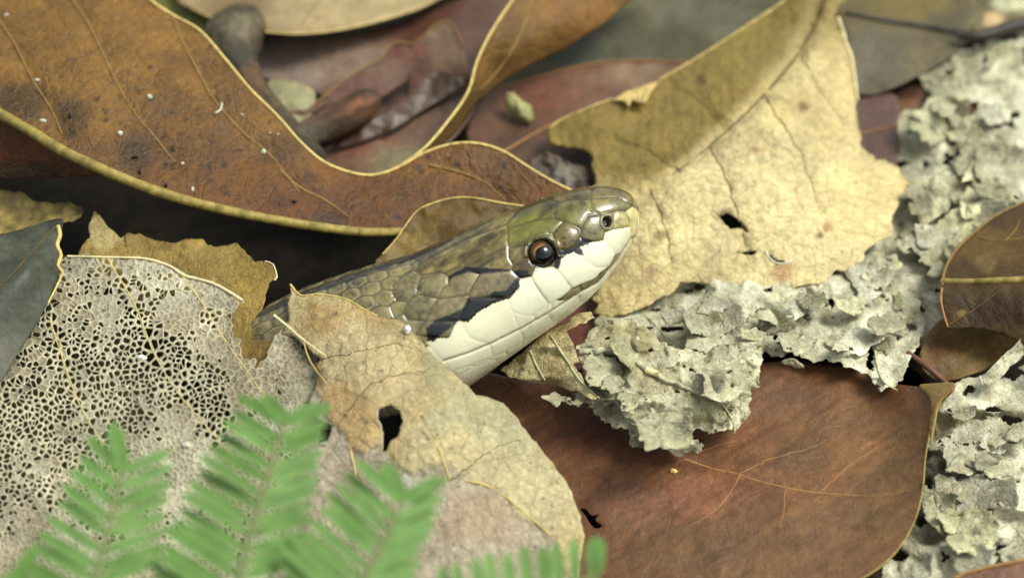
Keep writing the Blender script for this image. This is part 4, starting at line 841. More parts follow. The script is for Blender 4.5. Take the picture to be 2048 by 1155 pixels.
# ================================================================== the snake
def ZA(*p): return [(800 + x / 4.096, 360 + y / 4.096) for x, y in p]
def Z1(*p): return [(500 + x / 2.4976, 340 + y / 2.4976) for x, y in p]
OLIVE, OLIVE2, GREYOL, CREAM, WHITE, BLACK, YELLOW = (122, 106, 62), (110, 104, 48), (138, 126, 88), (226, 222, 190), (230, 228, 200), (14, 14, 16), (124, 106, 56)
SCALES = [
    ('rostral', ZA((1850, 255), (1905, 215), (1960, 270), (1965, 380), (1900, 470), (1885, 380), (1870, 300)), (196, 184, 130)),
    ('nasal_a', ZA((1765, 255), (1850, 255), (1870, 300), (1885, 380), (1735, 405), (1740, 330)), (186, 172, 112)),
    ('nasal_p', ZA((1540, 295), (1640, 285), (1765, 255), (1740, 330), (1735, 405), (1675, 425), (1665, 490), (1600, 505), (1505, 505), (1475, 450), (1478, 405)), (140, 126, 78)),
    ('internasal', ZA((1565, 160), (1700, 148), (1800, 150), (1905, 215), (1850, 255), (1765, 255), (1640, 285), (1570, 255)), (132, 120, 66)),
    ('internasal_l', ZA((1575, 20), (1700, 10), (1850, 60), (1960, 200), (1905, 215), (1800, 150), (1700, 148), (1565, 160)), (124, 110, 62)),
    ('prefrontal', ZA((1300, 195), (1380, 170), (1565, 160), (1570, 255), (1640, 285), (1540, 295), (1478, 405), (1345, 338), (1265, 315), (1265, 265)), (118, 110, 58)),
    ('prefrontal_l', ZA((1300, 195), (1380, 170), (1565, 160), (1575, 20), (1400, 30), (1270, 70), (1230, 150)), (116, 100, 54)),
    ('frontal', ZA((890, 405), (870, 370), (980, 240), (1100, 190), (1230, 150), (1300, 195), (1265, 265), (1265, 315), (1100, 340)), (112, 98, 46)),
    ('supraocular_l', ZA((940, 215), (1100, 120), (1270, 70), (1230, 150), (1100, 190), (980, 240)), (108, 90, 48)),
    ('supraocular', ZA((890, 405), (1100, 340), (1265, 315), (1345, 338), (1255, 440), (1110, 485), (1050, 530), (890, 560), (882, 490)), (118, 112, 56)),
    ('preocular', ZA((1345, 338), (1478, 405), (1475, 450), (1440, 535), (1360, 575), (1285, 560), (1265, 480), (1255, 440)), YELLOW),
    ('loreal', ZA((1285, 560), (1360, 575), (1440, 535), (1475, 450), (1505, 505), (1460, 545), (1420, 590), (1300, 620)), BLACK),
    ('postocular', ZA((890, 560), (1050, 530), (1060, 640), (985, 680), (930, 700), (895, 640)), (134, 116, 72)),
    ('postocular_b', ZA((930, 700), (985, 680), (1060, 640), (1110, 710), (1080, 790), (990, 805), (910, 740)), (112, 92, 46)),
    ('parietal', ZA((890, 405), (882, 490), (890, 560), (895, 640), (930, 700), (910, 740), (800, 750), (660, 770), (530, 720), (400, 785), (330, 755), (190, 780), (110, 740), (180, 680), (500, 510), (870, 370)), (126, 110, 64)),
    ('parietal_l', ZA((870, 370), (500, 510), (180, 680), (60, 640), (150, 540), (500, 350), (800, 210), (940, 190), (980, 240)), (112, 96, 58)),
    ('temporal', ZA((660, 770), (910, 740), (990, 805), (960, 850), (950, 900), (900, 965), (690, 955), (560, 960), (560, 940), (600, 860)), (138, 124, 90)),
    ('temporal_b', ZA((400, 860), (400, 785), (530, 720), (660, 770), (600, 860), (560, 940), (430, 960), (320, 970), (350, 890)), GREYOL),
    ('temporal_c', ZA((190, 780), (330, 755), (400, 785), (400, 860), (350, 890), (320, 970), (140, 935), (150, 850)), GREYOL),
    ('temporal_d', ZA((320, 970), (430, 960), (560, 940), (560, 960), (540, 1010), (500, 1090), (470, 1150), (300, 1160), (210, 1150), (250, 1060)), GREYOL),
    ('temporal_e', ZA((140, 935), (320, 970), (250, 1060), (210, 1150), (60, 1140), (20, 1080), (50, 1010)), GREYOL),
    ('temporal_f', ZA((-60, 860), (20, 800), (110, 740), (190, 780), (150, 850), (140, 935), (50, 1010), (-60, 960)), GREYOL),
    ('temporal_g', ZA((560, 960), (690, 955), (900, 965), (760, 1010), (640, 1080), (560, 1160), (470, 1150), (500, 1090), (540, 1010)), BLACK),
    ('temporal_h', ZA((210, 1150), (300, 1160), (470, 1150), (440, 1210), (400, 1290), (270, 1290), (130, 1260)), GREYOL),
    ('temporal_i', ZA((20, 1080), (60, 1140), (210, 1150), (130, 1260), (60, 1330), (-80, 1310), (-120, 1240)), GREYOL),
    ('labial1', ZA((1675, 425), (1735, 405), (1885, 380), (1900, 470), (1850, 560), (1760, 610), (1740, 570), (1665, 490)), CREAM),
    ('labial2', ZA((1460, 545), (1505, 505), (1600, 505), (1665, 490), (1740, 570), (1760, 610), (1710, 700), (1600, 715), (1500, 640)), WHITE),
    ('labial3', ZA((1300, 620), (1420, 590), (1460, 545), (1500, 640), (1600, 715), (1710, 700), (1580, 800), (1410, 880), (1310, 760), (1255, 710), (1270, 660)), WHITE),
    ('labial4', ZA((1080, 790), (1110, 720), (1255, 710), (1310, 760), (1410, 880), (1330, 950), (1220, 1010), (1100, 840)), WHITE),
    ('labial5', ZA((990, 805), (1080, 790), (1100, 840), (1220, 1010), (1200, 1040), (1060, 1120), (940, 1090), (900, 1060), (880, 990), (900, 965), (950, 900), (960, 850)), WHITE),
    ('labial6', Z1((1050, 755), (1160, 695), (1240, 645), (1310, 600), (1300, 660), (1320, 720), (1350, 790), (1200, 865), (1100, 840)), CREAM),
    ('labial7', Z1((880, 860), (960, 820), (1050, 755), (1100, 840), (1200, 865), (1090, 912), (960, 950), (920, 905)), CREAM),
    ('infra1', Z1((1890, 345), (1915, 340), (1880, 440), (1850, 500), (1800, 540), (1800, 480)), CREAM),
    ('infra2', Z1((1800, 480), (1800, 540), (1700, 640), (1650, 660), (1640, 615), (1740, 560)), CREAM),
    ('infra3', Z1((1640, 615), (1650, 660), (1600, 695), (1520, 770), (1490, 715)), CREAM),
    ('infra4', Z1((1490, 715), (1520, 770), (1400, 840), (1370, 850), (1350, 795)), CREAM),
    ('infra5', Z1((1350, 795), (1370, 850), (1330, 880), (1215, 935), (1200, 870)), CREAM),
    ('infra6', Z1((1200, 870), (1215, 935), (1100, 975), (1000, 1010), (965, 955), (1090, 914)), CREAM),
    ('chin1', Z1((1850, 510), (1790, 600), (1700, 720), (1600, 800), (1540, 790), (1600, 700), (1700, 645), (1800, 545)), CREAM),
    ('chin2', Z1((1540, 790), (1600, 800), (1480, 880), (1300, 980), (1240, 960), (1330, 885), (1430, 835), (1520, 775)), CREAM),
    ('chin3', Z1((1240, 960), (1300, 980), (1180, 1060), (1060, 1100), (1020, 1030), (1110, 980), (1225, 935)), CREAM)]
BLACKS = [Z1((878, 790), (925, 748), (1060, 692), (1088, 656), (1230, 648), (1220, 660), (1150, 694), (1095, 740), (1050, 748), (960, 815), (915, 858), (885, 848)),
          Z1((1185, 630), (1215, 606), (1275, 600), (1310, 560), (1338, 530), (1350, 560), (1342, 590), (1308, 628), (1240, 636)),
          ZA((1265, 560), (1300, 600), (1440, 535), (1490, 470), (1560, 490), (1600, 500), (1480, 550), (1500, 620), (1420, 590), (1320, 640), (1300, 740), (1255, 715)),
          ZA((400, 785), (530, 715), (700, 720), (905, 735), (905, 745), (660, 765), (560, 760), (430, 810), (400, 840)),
          ZA((930, 755), (980, 730), (1050, 740), (1060, 790), (990, 805), (950, 790))]
WHITE_LINE = Z1((1200, 700), (1050, 760), (960, 830), (900, 870), (800, 960), (650, 1060), (400, 1150), (100, 1200))
STATIONS = [(1276, 428, 1276, 432, 1.92), (1275, 412, 1276, 446, 1.92), (1268, 399, 1271, 462, 1.91), (1252, 386, 1262, 485, 1.89), (1218, 377, 1241, 518, 1.84), (1175, 377, 1216, 553, 1.77), (1122, 389, 1180, 594, 1.67), (1064, 408, 1128, 636, 1.55),
            (1003, 431, 1074, 674, 1.43), (940, 456, 1018, 714, 1.30), (880, 486, 968, 750, 1.18), (820, 511, 922, 780, 1.08), (760, 527, 872, 802, 1.0), (690, 548, 806, 824, .92), (620, 573, 730, 840, .85), (555, 602, 650, 848, .78), (490, 640, 560, 850, .64), (430, 680, 480, 860, .40), (380, 730, 410, 880, .1), (340, 790, 350, 900, -.3)]
ROLL = R(36)                                                        # the crown is rolled this far towards the viewer
EYE = (1084.5, 506.5)
def make_snake():
    st = np.array(STATIONS, float)
    # rings along the body, dense on the head
    tp = []
    for i in range(len(st) - 1):
        ln = np.hypot(*((st[i + 1, :2] + st[i + 1, 2:4] - st[i, :2] - st[i, 2:4]) / 2))
        k = 10 if i < 2 else max(6, int(ln / (1.7 if i < 10 else 2.4 if i < 15 else 7)))
        tp += [i + j / k for j in range(k)]
    tp.append(len(st) - 1.0)
    tp = np.array(tp); i0 = np.minimum(tp.astype(int), len(st) - 2); f = (tp - i0)[:, None]
    def at(k): return st[np.clip(k, 0, len(st) - 1)]
    a, b, c, d = at(i0 - 1), at(i0), at(i0 + 1), at(i0 + 2)
    q = .5 * ((2 * b) + (c - a) * f + (2 * a - 5 * b + 4 * c - d) * f ** 2 + (3 * b - a - 3 * c + d) * f ** 3)
    mx, my = (q[:, 0] + q[:, 2]) / 2, (q[:, 1] + q[:, 3]) / 2
    cen = P(mx, my, q[:, 4])
    dep = ((cen - C0) @ FWD)
    top = C0 + rays(q[:, 0], q[:, 1]) * dep[:, None]; bot = C0 + rays(q[:, 2], q[:, 3]) * dep[:, None]
    half = (top - bot) / 2; hl = np.linalg.norm(half, axis=1)
    ax = np.gradient(cen, axis=0); ax[:14] = cen[14] - cen[26]; ax[14:] *= -1; ax[:14] *= 1
    ax = cen * 0 + ax
    ax /= np.linalg.norm(ax, axis=1)[:, None]
    for _ in range(6): ax[1:-1] = (ax[:-2] + ax[1:-1] + ax[2:]) / 3
    n = np.cross(half / hl[:, None], ax); n /= np.linalg.norm(n, axis=1)[:, None]
    n = np.where(((C0 - cen) * n).sum(1)[:, None] < 0, -n, n)
    NA = 420
    al = np.linspace(0, 2 * math.pi, NA, endpoint=False)
    pw = 2 / 2.25
    def section(alpha):
        ca, sa = np.cos(alpha), np.sin(alpha)
        X = np.sign(ca) * np.abs(ca) ** pw; Y = np.sign(sa) * np.abs(sa) ** pw
        return X, Y
    def base(alpha):
        X, Y = section(alpha)
        return cen[:, None] + half[:, None] * X[None, :, None] + n[:, None] * (hl[:, None] * Y[None])[..., None] * .98
    S = base(al); NR = len(cen)
    # which side of the traced drawing each point takes its pattern from
    vis = (al <= math.pi * 1.02) | (al > 2 * math.pi - .05)
    mir = np.mod(2 * ROLL - al, 2 * math.pi)
    mok = (mir <= math.pi)
    aeff = np.where(vis, al, np.where(mok, mir, math.pi))
    ventral_only = ~vis & ~mok
    SP = base(aeff)
    px, py = project(SP.reshape(-1, 3))
    M = len(px)
    col = np.zeros((M, 3)); edge = np.full(M, 99.0); own = -np.ones(M, int)
    ringi = np.repeat(np.arange(NR), NA); ali = np.tile(np.arange(NA), NR)
    live = (px > 760) & ~ventral_only[ali]
    for k, (nm, poly, cl) in enumerate(SCALES):
        p = np.array(poly); bx = live & (own < 0) & (px > p[:, 0].min()) & (px < p[:, 0].max()) & (py > p[:, 1].min()) & (py < p[:, 1].max())
        ii = np.where(bx)[0]; ii = ii[inside(poly, px[ii], py[ii])]
        own[ii] = k; edge[ii] = polydist(poly, px[ii], py[ii])
    # the body's lapping scales: a stretched hexagonal net along the trunk
    s = np.r_[0, np.cumsum(np.linalg.norm(np.diff(cen, axis=0), axis=1))] / PX
    ang = np.mod(al - ROLL + math.pi, 2 * math.pi) - math.pi
    U = (s[ringi] / 42.0); Vv = (ang[ali] * 125 / 27.0)
    best1 = np.full(M, 9.0); best2 = np.full(M, 9.0); bid = np.zeros(M); bu = np.zeros(M)
    r0 = np.floor(Vv)
    for dr in (-1, 0, 1, 2):
        row = r0 + dr; sh = .5 * np.mod(row, 2); u0 = np.floor(U - sh)
        for du in (0, 1):
            cu = u0 + du + sh; dd = np.hypot((U - cu) * .93, Vv - row)
            m = dd < best1
            best2 = np.where(m, best1, np.minimum(best2, dd)); bid = np.where(m, _hash(np.floor(cu * 2), row, 5), bid); bu = np.where(m, U - cu, bu); best1 = np.where(m, dd, best1)
    e_lat = (best2 - best1) * 13
    free = own < 0
    edge[free] = e_lat[free]
    wl = np.array(WHITE_LINE); wl = wl[np.argsort(wl[:, 0])]
    white = free & ((py > np.interp(px, wl[:, 0], wl[:, 1])) | ventral_only[ali])
    white |= free & (px > 905) & (py > 600)
    # colours
    nz = fbm(px, py, 12, 4, 3); nz2 = fbm(px, py, 34, 9, 3); fine = fbm(px, py, 4.5, 6, 2)
    C = np.tile(lin((118, 106, 68)), (M, 1)) * (0.62 + .62 * bid)[:, None]
    for k, (nm, poly, cl) in enumerate(SCALES):
        C[own == k] = lin(cl)
    dors = np.array([0 if (nm.startswith(('labial', 'infra', 'chin', 'rostral'))) else 1 for nm, *_ in SCALES] + [1])
    isd = dors[own] == 1
    isd[free] = True
    C[white] = lin(CREAM); isd[white] = False
    C[isd] *= np.clip(.94 + .55 * nz + .45 * nz2 + .30 * fine, .3, 1.6)[isd, None]
    pre = own == [q_[0] for q_ in SCALES].index('preocular')
    C[pre] *= (1 - .8 * sstep(.15, .45, fbm(px[pre], py[pre], 7, 71, 2)))[:, None]
    crown = isd & (own >= 0); C[crown] *= .70
    # yellowish green wash on the crown, long streaks on the parietals
    gw = np.exp(-(((px - 1060) / 70) ** 2 + ((py - 450) / 30) ** 2))[:, None] * isd[:, None] * (own >= 0)[:, None]
    C = C * (1 - .5 * gw) + lin((118, 116, 36)) * .5 * gw
    strk = fbm((px * .87 - py * .5) * .16, (px * .5 + py * .87), 7.5, 44, 3)
    par = np.isin(own, [k for k, sc_ in enumerate(SCALES) if sc_[0].startswith(('parietal', 'frontal', 'supraocular_l'))])
    C[par] *= np.clip(1 + 1.0 * strk, .35, 1.6)[par, None]
    C[~isd] *= (1 + .05 * nz2 + .04 * nz)[~isd, None]
    # dark scale borders on the crown, soft brown seams on the lips
    lw = np.exp(-(edge / 1.5) ** 2)
    kd = (lw * .8 * isd)[:, None]; C = C * (1 - kd) + lin((58, 46, 22)) * kd
    kl = (np.exp(-(edge / 1.3) ** 2) * .42 * (~isd) * (own >= 0))[:, None]; C = C * (1 - kl) + lin((176, 158, 112)) * kl
    pale = (isd & free)[:, None] * (np.exp(-((edge - 3.4) / 1.3) ** 2) * .35)[:, None]; C = C * (1 - pale) + lin((168, 158, 120)) * pale
    # mottled brown stains along the mouth and snout
    for bx, by, r, k in [(1158, 588, 9, .5), (1100, 628, 10, .45), (1240, 520, 8, .4), (1205, 545, 6, .3), (1262, 440, 7, .6), (1254, 470, 9, .45), (1235, 500, 6, .3), (1060, 652, 6, .3), (1094, 592, 2.5, .6), (1136, 566, 4, .3), (1245, 488, 6, .5)]:
        w = (np.exp(-(np.hypot(px - bx, py - by) / r) ** 2) * k * (.6 + .8 * nz + .3))[:, None]; w = np.clip(w, 0, 1) * .6; C = C * (1 - w) + lin((104, 88, 56)) * w
    # mouth line
    mouth = Z1((1905, 335), (1830, 455), (1740, 560), (1640, 612), (1490, 712), (1350, 792), (1200, 867), (1090, 912), (965, 952))
    md = np.where(live, polydist(mouth, px, py, False), 99)
    k = (np.exp(-(md / 1.4) ** 2) * .75)[:, None]; C = C * (1 - k) + lin((112, 94, 58)) * k
    # black marks
    for poly in BLACKS:
        ii = np.where(live)[0]; ins = inside(poly, px[ii], py[ii]); dd = polydist(poly, px[ii], py[ii])
        sd_ = np.where(ins, dd, -dd) + 1.6 * fine[ii] + 2.0 * nz[ii]
        k = sstep(-.8, 1.4, sd_)[:, None]; C[ii] = C[ii] * (1 - k) + lin((13, 13, 15)) * k
    stripe = Z1((1000, 355), (920, 395), (830, 432), (640, 492), (480, 545), (330, 600), (150, 680), (-100, 770))
    dd = polydist(stripe, px, py, False) + 2.5 * nz
    k = (1 - sstep(4.5, 8.5, dd))[:, None] * (.92 - .5 * sstep(830, 900, px))[:, None] * (~ventral_only[ali])[:, None]; C = C * (1 - k) + lin((24, 22, 20)) * k
    ex = np.hypot(px - EYE[0], py - EYE[1])
    k = ((1 - sstep(27.5, 31, ex + 1.0 * nz)) * live)[:, None]; C = C * (1 - k) + lin((16, 13, 10)) * k
    no = np.hypot((px - 1212.6) / 9.5, (py - 444) / 11.0)
    k = ((1 - sstep(.7, 1.15, no)) * live)[:, None]; C = C * (1 - k) + lin((26, 10, 8)) * k
    k = (np.exp(-((no - 1.35) / .22) ** 2) * live * .3)[:, None]; C = C * (1 - k) + lin((150, 150, 140)) * k
    # relief: plump plates with sunken seams
    H = np.where(own >= 0, .009, .008)
    dome = np.zeros(M)
    for k, (nm, poly, cl) in enumerate(SCALES):
        m = own == k; p = np.array(poly); cx, cy = p.mean(0); Rm = np.hypot(p[:, 0] - cx, p[:, 1] - cy).max()
        dome[m] = .010 * (1 - (np.hypot(px[m] - cx, py[m] - cy) / Rm) ** 2)
    dome[free] = .004 * (1 - best1[free] ** 2)
    rel = H * (1 - np.exp(-(edge / 3.4) ** 1.5)) + dome
    rel = np.where(isd, rel, rel * .36)
    for nm, bo in (('preocular', .016), ('labial2', .010), ('labial3', .010), ('labial4', .010), ('temporal', .012), ('nasal_p', .008)):
        kk = [q_[0] for q_ in SCALES].index(nm); m = own == kk; rel[m] += bo * np.clip(dome[m] / .010, 0, 1)
    rel[free & isd] += -.010 * bu[free & isd]                         # each body scale lifts towards its free edge
    rel[white] = .005 * (1 - np.exp(-(np.abs(np.mod(U[white] * 1.1, 1) - .5) * 24 / 2.5) ** 2))
    rel -= .011 * np.exp(-(md / 2.2) ** 2)
    rel -= .075 * (1 - sstep(18, 29, ex)) * live
    rel += .020 * np.exp(-((ex - 33) / 5) ** 2) * live * (py < 515)
    rel -= .07 * (1 - sstep(.55, 1.1, no)) * live; rel += .012 * np.exp(-((no - 1.3) / .25) ** 2) * live
    du_ = np.gradient(S, axis=0); dv_ = (np.roll(S, -1, 1) - np.roll(S, 1, 1))
    nr = np.cross(du_, dv_); nr /= np.linalg.norm(nr, axis=2)[..., None] + 1e-12
    out = S - cen[:, None]; sg = np.sign((nr * out).sum(2)); nr *= np.where(sg == 0, 1, sg)[..., None]
    tipfade = np.clip(np.arange(NR) / 8.0, 0, 1)
    V = S + nr * (rel.reshape(NR, NA) * tipfade[:, None])[..., None]
    V = V.reshape(-1, 3)
    i, k = np.meshgrid(np.arange(NR - 1), np.arange(NA), indexing='ij'); k2 = (k + 1) % NA
    F = np.stack([i * NA + k, i * NA + k2, (i + 1) * NA + k2, (i + 1) * NA + k], -1).reshape(-1, 4)
    nrm = np.cross(V[F[:, 1]] - V[F[:, 0]], V[F[:, 2]] - V[F[:, 0]]); cc = cen[np.minimum(F[:, 0] // NA, NR - 1)]
    if ((nrm * (V[F[:, 0]] - cc)).sum(1) < 0).mean() > .5: F = F[:, ::-1]; flip = True
    else: flip = False
    F = F.tolist()
    capA, capB = list(range(NA)), list(range((NR - 1) * NA, NR * NA))
    F.append(capA if flip else capA[::-1]); F.append(capB[::-1] if flip else capB)
    root = empty('snake', (*cen[NR * 2 // 3][:2], .2))
    tag(root, 'olive brown snake with cream lips raising its head out of the leaf litter', 'snake')
    m = bpy.data.materials.new('snake_skin'); m.use_nodes = True; nt = m.node_tree; L = nt.links.new; b = nt.nodes['Principled BSDF']
    atn = N(nt, 'Attribute', attribute_name='tint'); L(atn.outputs['Color'], b.inputs['Base Color'])
    tc = N(nt, 'TexCoord'); nn = N(nt, 'TexNoise'); nn.inputs['Scale'].default_value = 30; nn.inputs['Detail'].default_value = 4; L(tc.outputs['Object'], nn.inputs['Vector'])
    mr = N(nt, 'MapRange'); mr.inputs[1].default_value = .3; mr.inputs[2].default_value = .7; mr.inputs[3].default_value = .20; mr.inputs[4].default_value = .36; L(nn.outputs['Fac'], mr.inputs[0]); L(mr.outputs[0], b.inputs['Roughness'])
    bp = N(nt, 'Bump'); bp.inputs['Strength'].default_value = .06; bp.inputs['Distance'].default_value = .02; L(nn.outputs['Fac'], bp.inputs['Height']); L(bp.outputs[0], b.inputs['Normal'])
    b.inputs['Specular IOR Level'].default_value = .5
    b.inputs['Coat Weight'].default_value = .5; b.inputs['Coat Roughness'].default_value = .2
    body = mesh_obj('body', V, F, m, root, tint=np.clip(C, .002, .9))
    # the eye
    ii = np.where(vis[ali] & (ex < 2.5))[0]
    c3 = S.reshape(-1, 3)[ii].mean(0); nn3 = nr.reshape(-1, 3)[ii].mean(0); nn3 /= np.linalg.norm(nn3)
    er = .130; ec = c3 - nn3 * .052
    gaze = nn3 + (C0 - c3) / np.linalg.norm(C0 - c3) * .9; gaze /= np.linalg.norm(gaze)
    px_ax = np.cross(gaze, UP); px_ax /= np.linalg.norm(px_ax); up2 = np.cross(px_ax, gaze)
    gaze2 = gaze - px_ax * .0
    nu, nv = 64, 40; EV, EC = [], []
    for j in range(nv + 1):
        ph = math.pi * j / nv
        for k_ in range(nu):
            th = 2 * math.pi * k_ / nu
            dr = gaze2 * math.cos(ph) + (px_ax * math.cos(th) + up2 * math.sin(th)) * math.sin(ph)
            EV.append(ec + dr * er)
            xx, yy = project((ec + dr * er)[None]); rr = math.hypot(xx[0] - (EYE[0] + 4.0), yy[0] - (EYE[1] + 3.0))
            if rr < 18.5: cl = (5, 4, 5)
            elif rr < 20.2: cl = (188, 146, 76)
            else: cl = (124, 80, 34) if rr < 24 else (70, 46, 24)
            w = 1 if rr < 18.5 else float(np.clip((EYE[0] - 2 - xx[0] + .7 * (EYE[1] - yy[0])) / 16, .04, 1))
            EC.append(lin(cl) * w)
    EF = [(j * nu + k_, j * nu + (k_ + 1) % nu, (j + 1) * nu + (k_ + 1) % nu, (j + 1) * nu + k_) for j in range(nv) for k_ in range(nu)]
    em = plain_mat('eye_gloss', rough=.08, spec=.45, noise=.1, scale=40, bump=0, coat=.3, attr=True)
    em.node_tree.nodes['Principled BSDF'].inputs['Coat Roughness'].default_value = .02
    mesh_obj('eye', EV, EF, em, root, tint=np.array(EC))
make_snake()

# ================================================================== the green fronds in front
M_FROND = plain_mat('frond_green', (92, 126, 60), rough=.6, spec=.35, noise=.25, scale=5, bump=.08)
b_ = M_FROND.node_tree.nodes['Principled BSDF']
M_RACHIS = plain_mat('frond_stalk', (110, 120, 70), rough=.6, noise=.2)
def leaflet_mesh(base, tip, nrm, width, name='leaflet', parent=None):
    ax = tip - base; ln = np.linalg.norm(ax); ax = ax / ln; sd_ = np.cross(nrm, ax); sd_ /= np.linalg.norm(sd_); up = np.cross(ax, sd_)
    V, F = [], []
    prof = [(0, .10), (.06, .55), (.18, .88), (.4, 1.0), (.65, 1.0), (.84, .86), (.94, .58), (1.0, .16)]
    for t, w in prof:
        c = base + ax * ln * t + up * (-.05 * ln * (t - .5) ** 2)
        V += [c - sd_ * w * width / 2 + up * .006 * w, c, c + sd_ * w * width / 2 + up * .006 * w]
    for i in range(len(prof) - 1):
        for j in (0, 1): F.append((i * 3 + j, i * 3 + j + 1, i * 3 + j + 4, i * 3 + j + 3))
    o = mesh_obj(name, V, F, M_FROND, parent, smooth=False); solid(o, .006)
    return o
BASE = P(560., 1800., -.3)
plant = empty('feathery_plant', BASE); tag(plant, 'bright green plant with feathery fronds of narrow paired leaflets', 'plant')
def frond(rachis, w0, w1, leaf, terminal):
    """rachis: pixel path tip to base; leaf: list of (fraction, left tip, right tip)."""
    p = smooth_path(rachis, 8); n = len(p); w = np.linspace(w0, w1, n)
    R3 = Pw(p[:, 0], p[:, 1], w)
    e3 = R3[-1]; t = np.linspace(0, 1, 24)[1:, None]
    tail = e3 + (BASE - e3) * t + np.array((0, 0, .5)) * (np.sin(t * math.pi)) * .5
    pts = np.vstack([R3, tail])
    rc = tube('frond', pts, np.linspace(.016, .04, len(pts)), M_RACHIS, plant, 7)
    acc = np.r_[0, np.cumsum(np.hypot(*np.diff(p, axis=0).T))]
    ax = R3[-1] - R3[0]; nrm = np.cross(ax, RT); nrm /= np.linalg.norm(nrm)
    if nrm @ (C0 - R3[0]) < 0: nrm = -nrm
    for (x, y) in terminal:
        leaflet_mesh(R3[0], Pw(np.array(x, float), np.array(y, float), np.array(w0 - .1)), nrm, .13, parent=rc)
    for dist_, (lx, ly), (rx, ry) in leaf:
        k = int(np.clip(np.searchsorted(acc, dist_), 0, n - 1))
        for (dx, dy) in ((lx, ly), (rx, ry)):
            if dx == 0 and dy == 0: continue
            j = random.uniform(.94, 1.06)
            tip = Pw(np.array(p[k, 0] + dx * j), np.array(p[k, 1] + dy * j + random.uniform(-4, 4)), np.array(w[k] - .12 + random.uniform(-.1, .1)))
            leaflet_mesh(R3[k], tip, nrm, .082 + .016 * random.random(), parent=rc)
def pairs(d0, d1, step, l0, l1, r0, r1):
    o = []; d = d0
    while d < d1:
        t = (d - d0) / (d1 - d0)
        o.append((d, (l0[0] + (l1[0] - l0[0]) * t, l0[1] + (l1[1] - l0[1]) * t), (r0[0] + (r1[0] - r0[0]) * t, r0[1] + (r1[1] - r0[1]) * t))); d += step
    return o
frond([(247, 938), (236, 985), (220, 1050), (203, 1110), (192, 1160), (186, 1230)], 5.5, 5.8, pairs(4, 330, 32, (-72, -68), (-150, -76), (100, -46), (150, -40)), [(225, 846)])
frond([(572, 842), (558, 890), (535, 960), (512, 1030), (492, 1100), (478, 1170), (470, 1240)], 5.5, 5.9, pairs(4, 430, 29, (-92, -58), (-170, -110), (92, -38), (150, -34)), [(524, 790), (650, 812)])
frond([(806, 1000), (790, 1040), (765, 1090), (738, 1140), (715, 1190), (700, 1250)], 5.7, 6.0, pairs(4, 280, 29, (-92, -86), (-150, -130), (88, -46), (130, -40)), [(768, 926), (886, 958)])
frond([(1190, 1152), (1150, 1164), (1100, 1178), (1040, 1192), (980, 1206), (900, 1225)], 5.5, 5.8, pairs(2, 320, 33, (-2, -84), (-20, -100), (40, 70), (30, 80)), [(1196, 1072)])
frond([(20, 1180), (-20, 1210), (-60, 1240)], 5.8, 6.0, pairs(2, 90, 34, (-70, -50), (-80, -60), (36, -62), (40, -66)), [(70, 1096)])
root3 = tube('stem', np.array([BASE + np.array((0, 0, -.5)), BASE + np.array((0, 0, .0)), BASE + np.array((0, 0, .12))]), [.05, .06, .05], M_RACHIS, plant, 8)

# ================================================================== grains and scraps
M_GRAIN = plain_mat('white_grain', (190, 188, 168), rough=.4, noise=.2)
def grain(name, label, x, y, h, r, mat, group=None, sx=1, sy=1, cat='grain', rot=0, flat=.7):
    c = P(float(x), float(y), float(h)); nu, nv = 10, 6; V, F = [], []
    for j in range(nv + 1):
        ph = math.pi * j / nv
        for k in range(nu):
            th = 2 * math.pi * k / nu; rr = r * (1 + .6 * (random.random() - .5))
            a, b = math.sin(ph) * math.cos(th) * sx, math.sin(ph) * math.sin(th) * sy
            V.append(c + rr * (RT * (a * math.cos(rot) - b * math.sin(rot)) + UP * (a * math.sin(rot) + b * math.cos(rot)) - FWD * math.cos(ph) * flat))
    F = [(j * nu + k, j * nu + (k + 1) % nu, (j + 1) * nu + (k + 1) % nu, (j + 1) * nu + k) for j in range(nv) for k in range(nu)]
    o = mesh_obj(name, V, F, mat); return tag(o, label, cat, group)
one = np.array
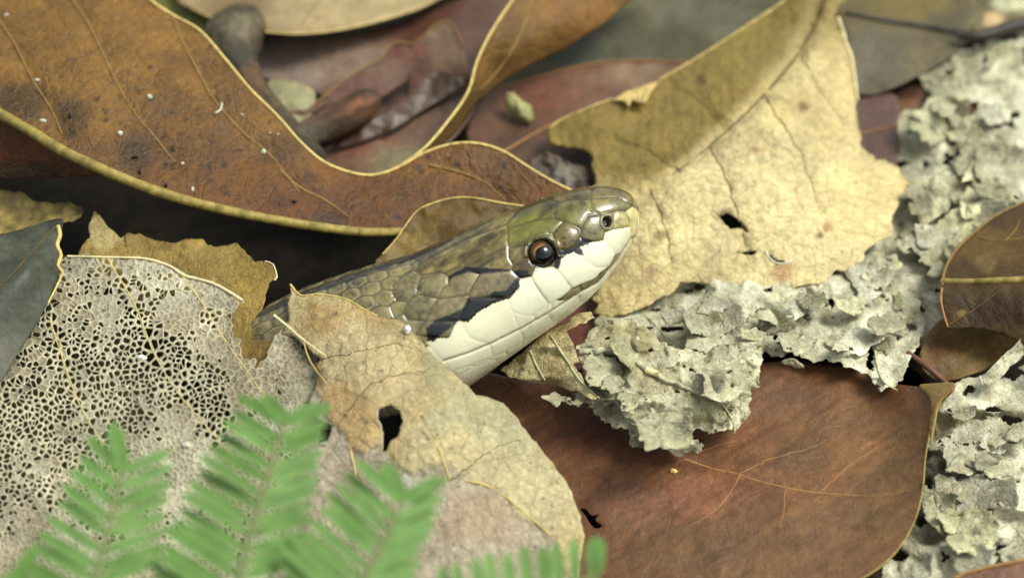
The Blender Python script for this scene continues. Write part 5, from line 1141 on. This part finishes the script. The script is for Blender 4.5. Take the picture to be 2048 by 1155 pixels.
for x, y, r, sx, sy in [(299, 194, .036, 1, 1), (86, 242, .042, 1.2, .8), (240, 267, .034, 1, 1), (527, 303, .034, 1, 1.1), (365, 327, .022, 1, 1), (385, 378, .028, .8, 1.2), (12, 30, .03, 1.2, .8), (74, 160, .03, 1.2, .7), (556, 268, .018, 1, 1), (484, 229, .022, 1, .7), (540, 266, .016, 1, 1)]:
    grain('white_grain', 'tiny white grain stuck on the face of the curled leaf', x, y, float(hA(one([float(x)]), one([float(y)]))[0]) + .006, r * .72, M_GRAIN, 'white grains on the curled leaf', sx, sy)
for x, y, sx, sy in [(280, 342, .6, 1.6), (270, 314, 1.6, .7), (140, 232, .8, 1.5), (332, 370, .8, 1.2), (590, 402, 1.5, .7)]:
    grain('black_crumb', 'tiny black crumb stuck on the face of the curled leaf', x, y, float(hA(one([float(x)]), one([float(y)]))[0]) + .015, .020, plain_mat('black_crumb', (30, 22, 14), noise=.4), 'black crumbs on the curled leaf', sx, sy, 'crumb')
hp = lambda f, x, y: float(f(one([float(x)]), one([float(y)]))[0])
sl = empty('white_sliver', P(440., 215., hp(hA, 440, 215))); tag(sl, 'curved white sliver stuck on the curled leaf', 'sliver')
vein('sliver', [(430, 226), (438, 222), (443, 214), (444, 206)], hA, sl, M_GRAIN, .012, .010, .03, 3)
grain('pale_husk', 'pale greenish seed husk lying on the chestnut brown leaf', 1036, 214, .76, .15, plain_mat('husk', (150, 146, 96), rough=.7, noise=.4, scale=9, bump=.5), None, 1.25, .72, 'husk', -.9, .5)
grain('straw_grain', 'tiny straw coloured grain on the reddish brown leaf', 1347, 942, hp(hI, 1347, 942) + .012, .032, plain_mat('straw_grain', (214, 180, 110), noise=.2), None, 1.2, .8)
grain('water_drop', 'small milky droplet on the lacy leaf', 283, 715, hp(hK, 283, 715) + .01, .036, plain_mat('milky_drop', (214, 214, 200), rough=.12, noise=.05, coat=.6), None, 1.2, .8, 'droplet')
grain('crystal_grain', 'glassy white grain caught between the holed leaf and the snake\'s side', 814, 658, hp(hJ, 814, 658) + .04, .032, plain_mat('crystal_grain', (206, 206, 196), rough=.15, noise=.3, coat=.6), None, 1, 1.2)
grain('pale_egg', 'small pale egg shaped grain beside the lacy leaf\'s holes', 372, 890, hp(hK, 372, 890) + .01, .035, M_GRAIN, None, 1.2, .9)
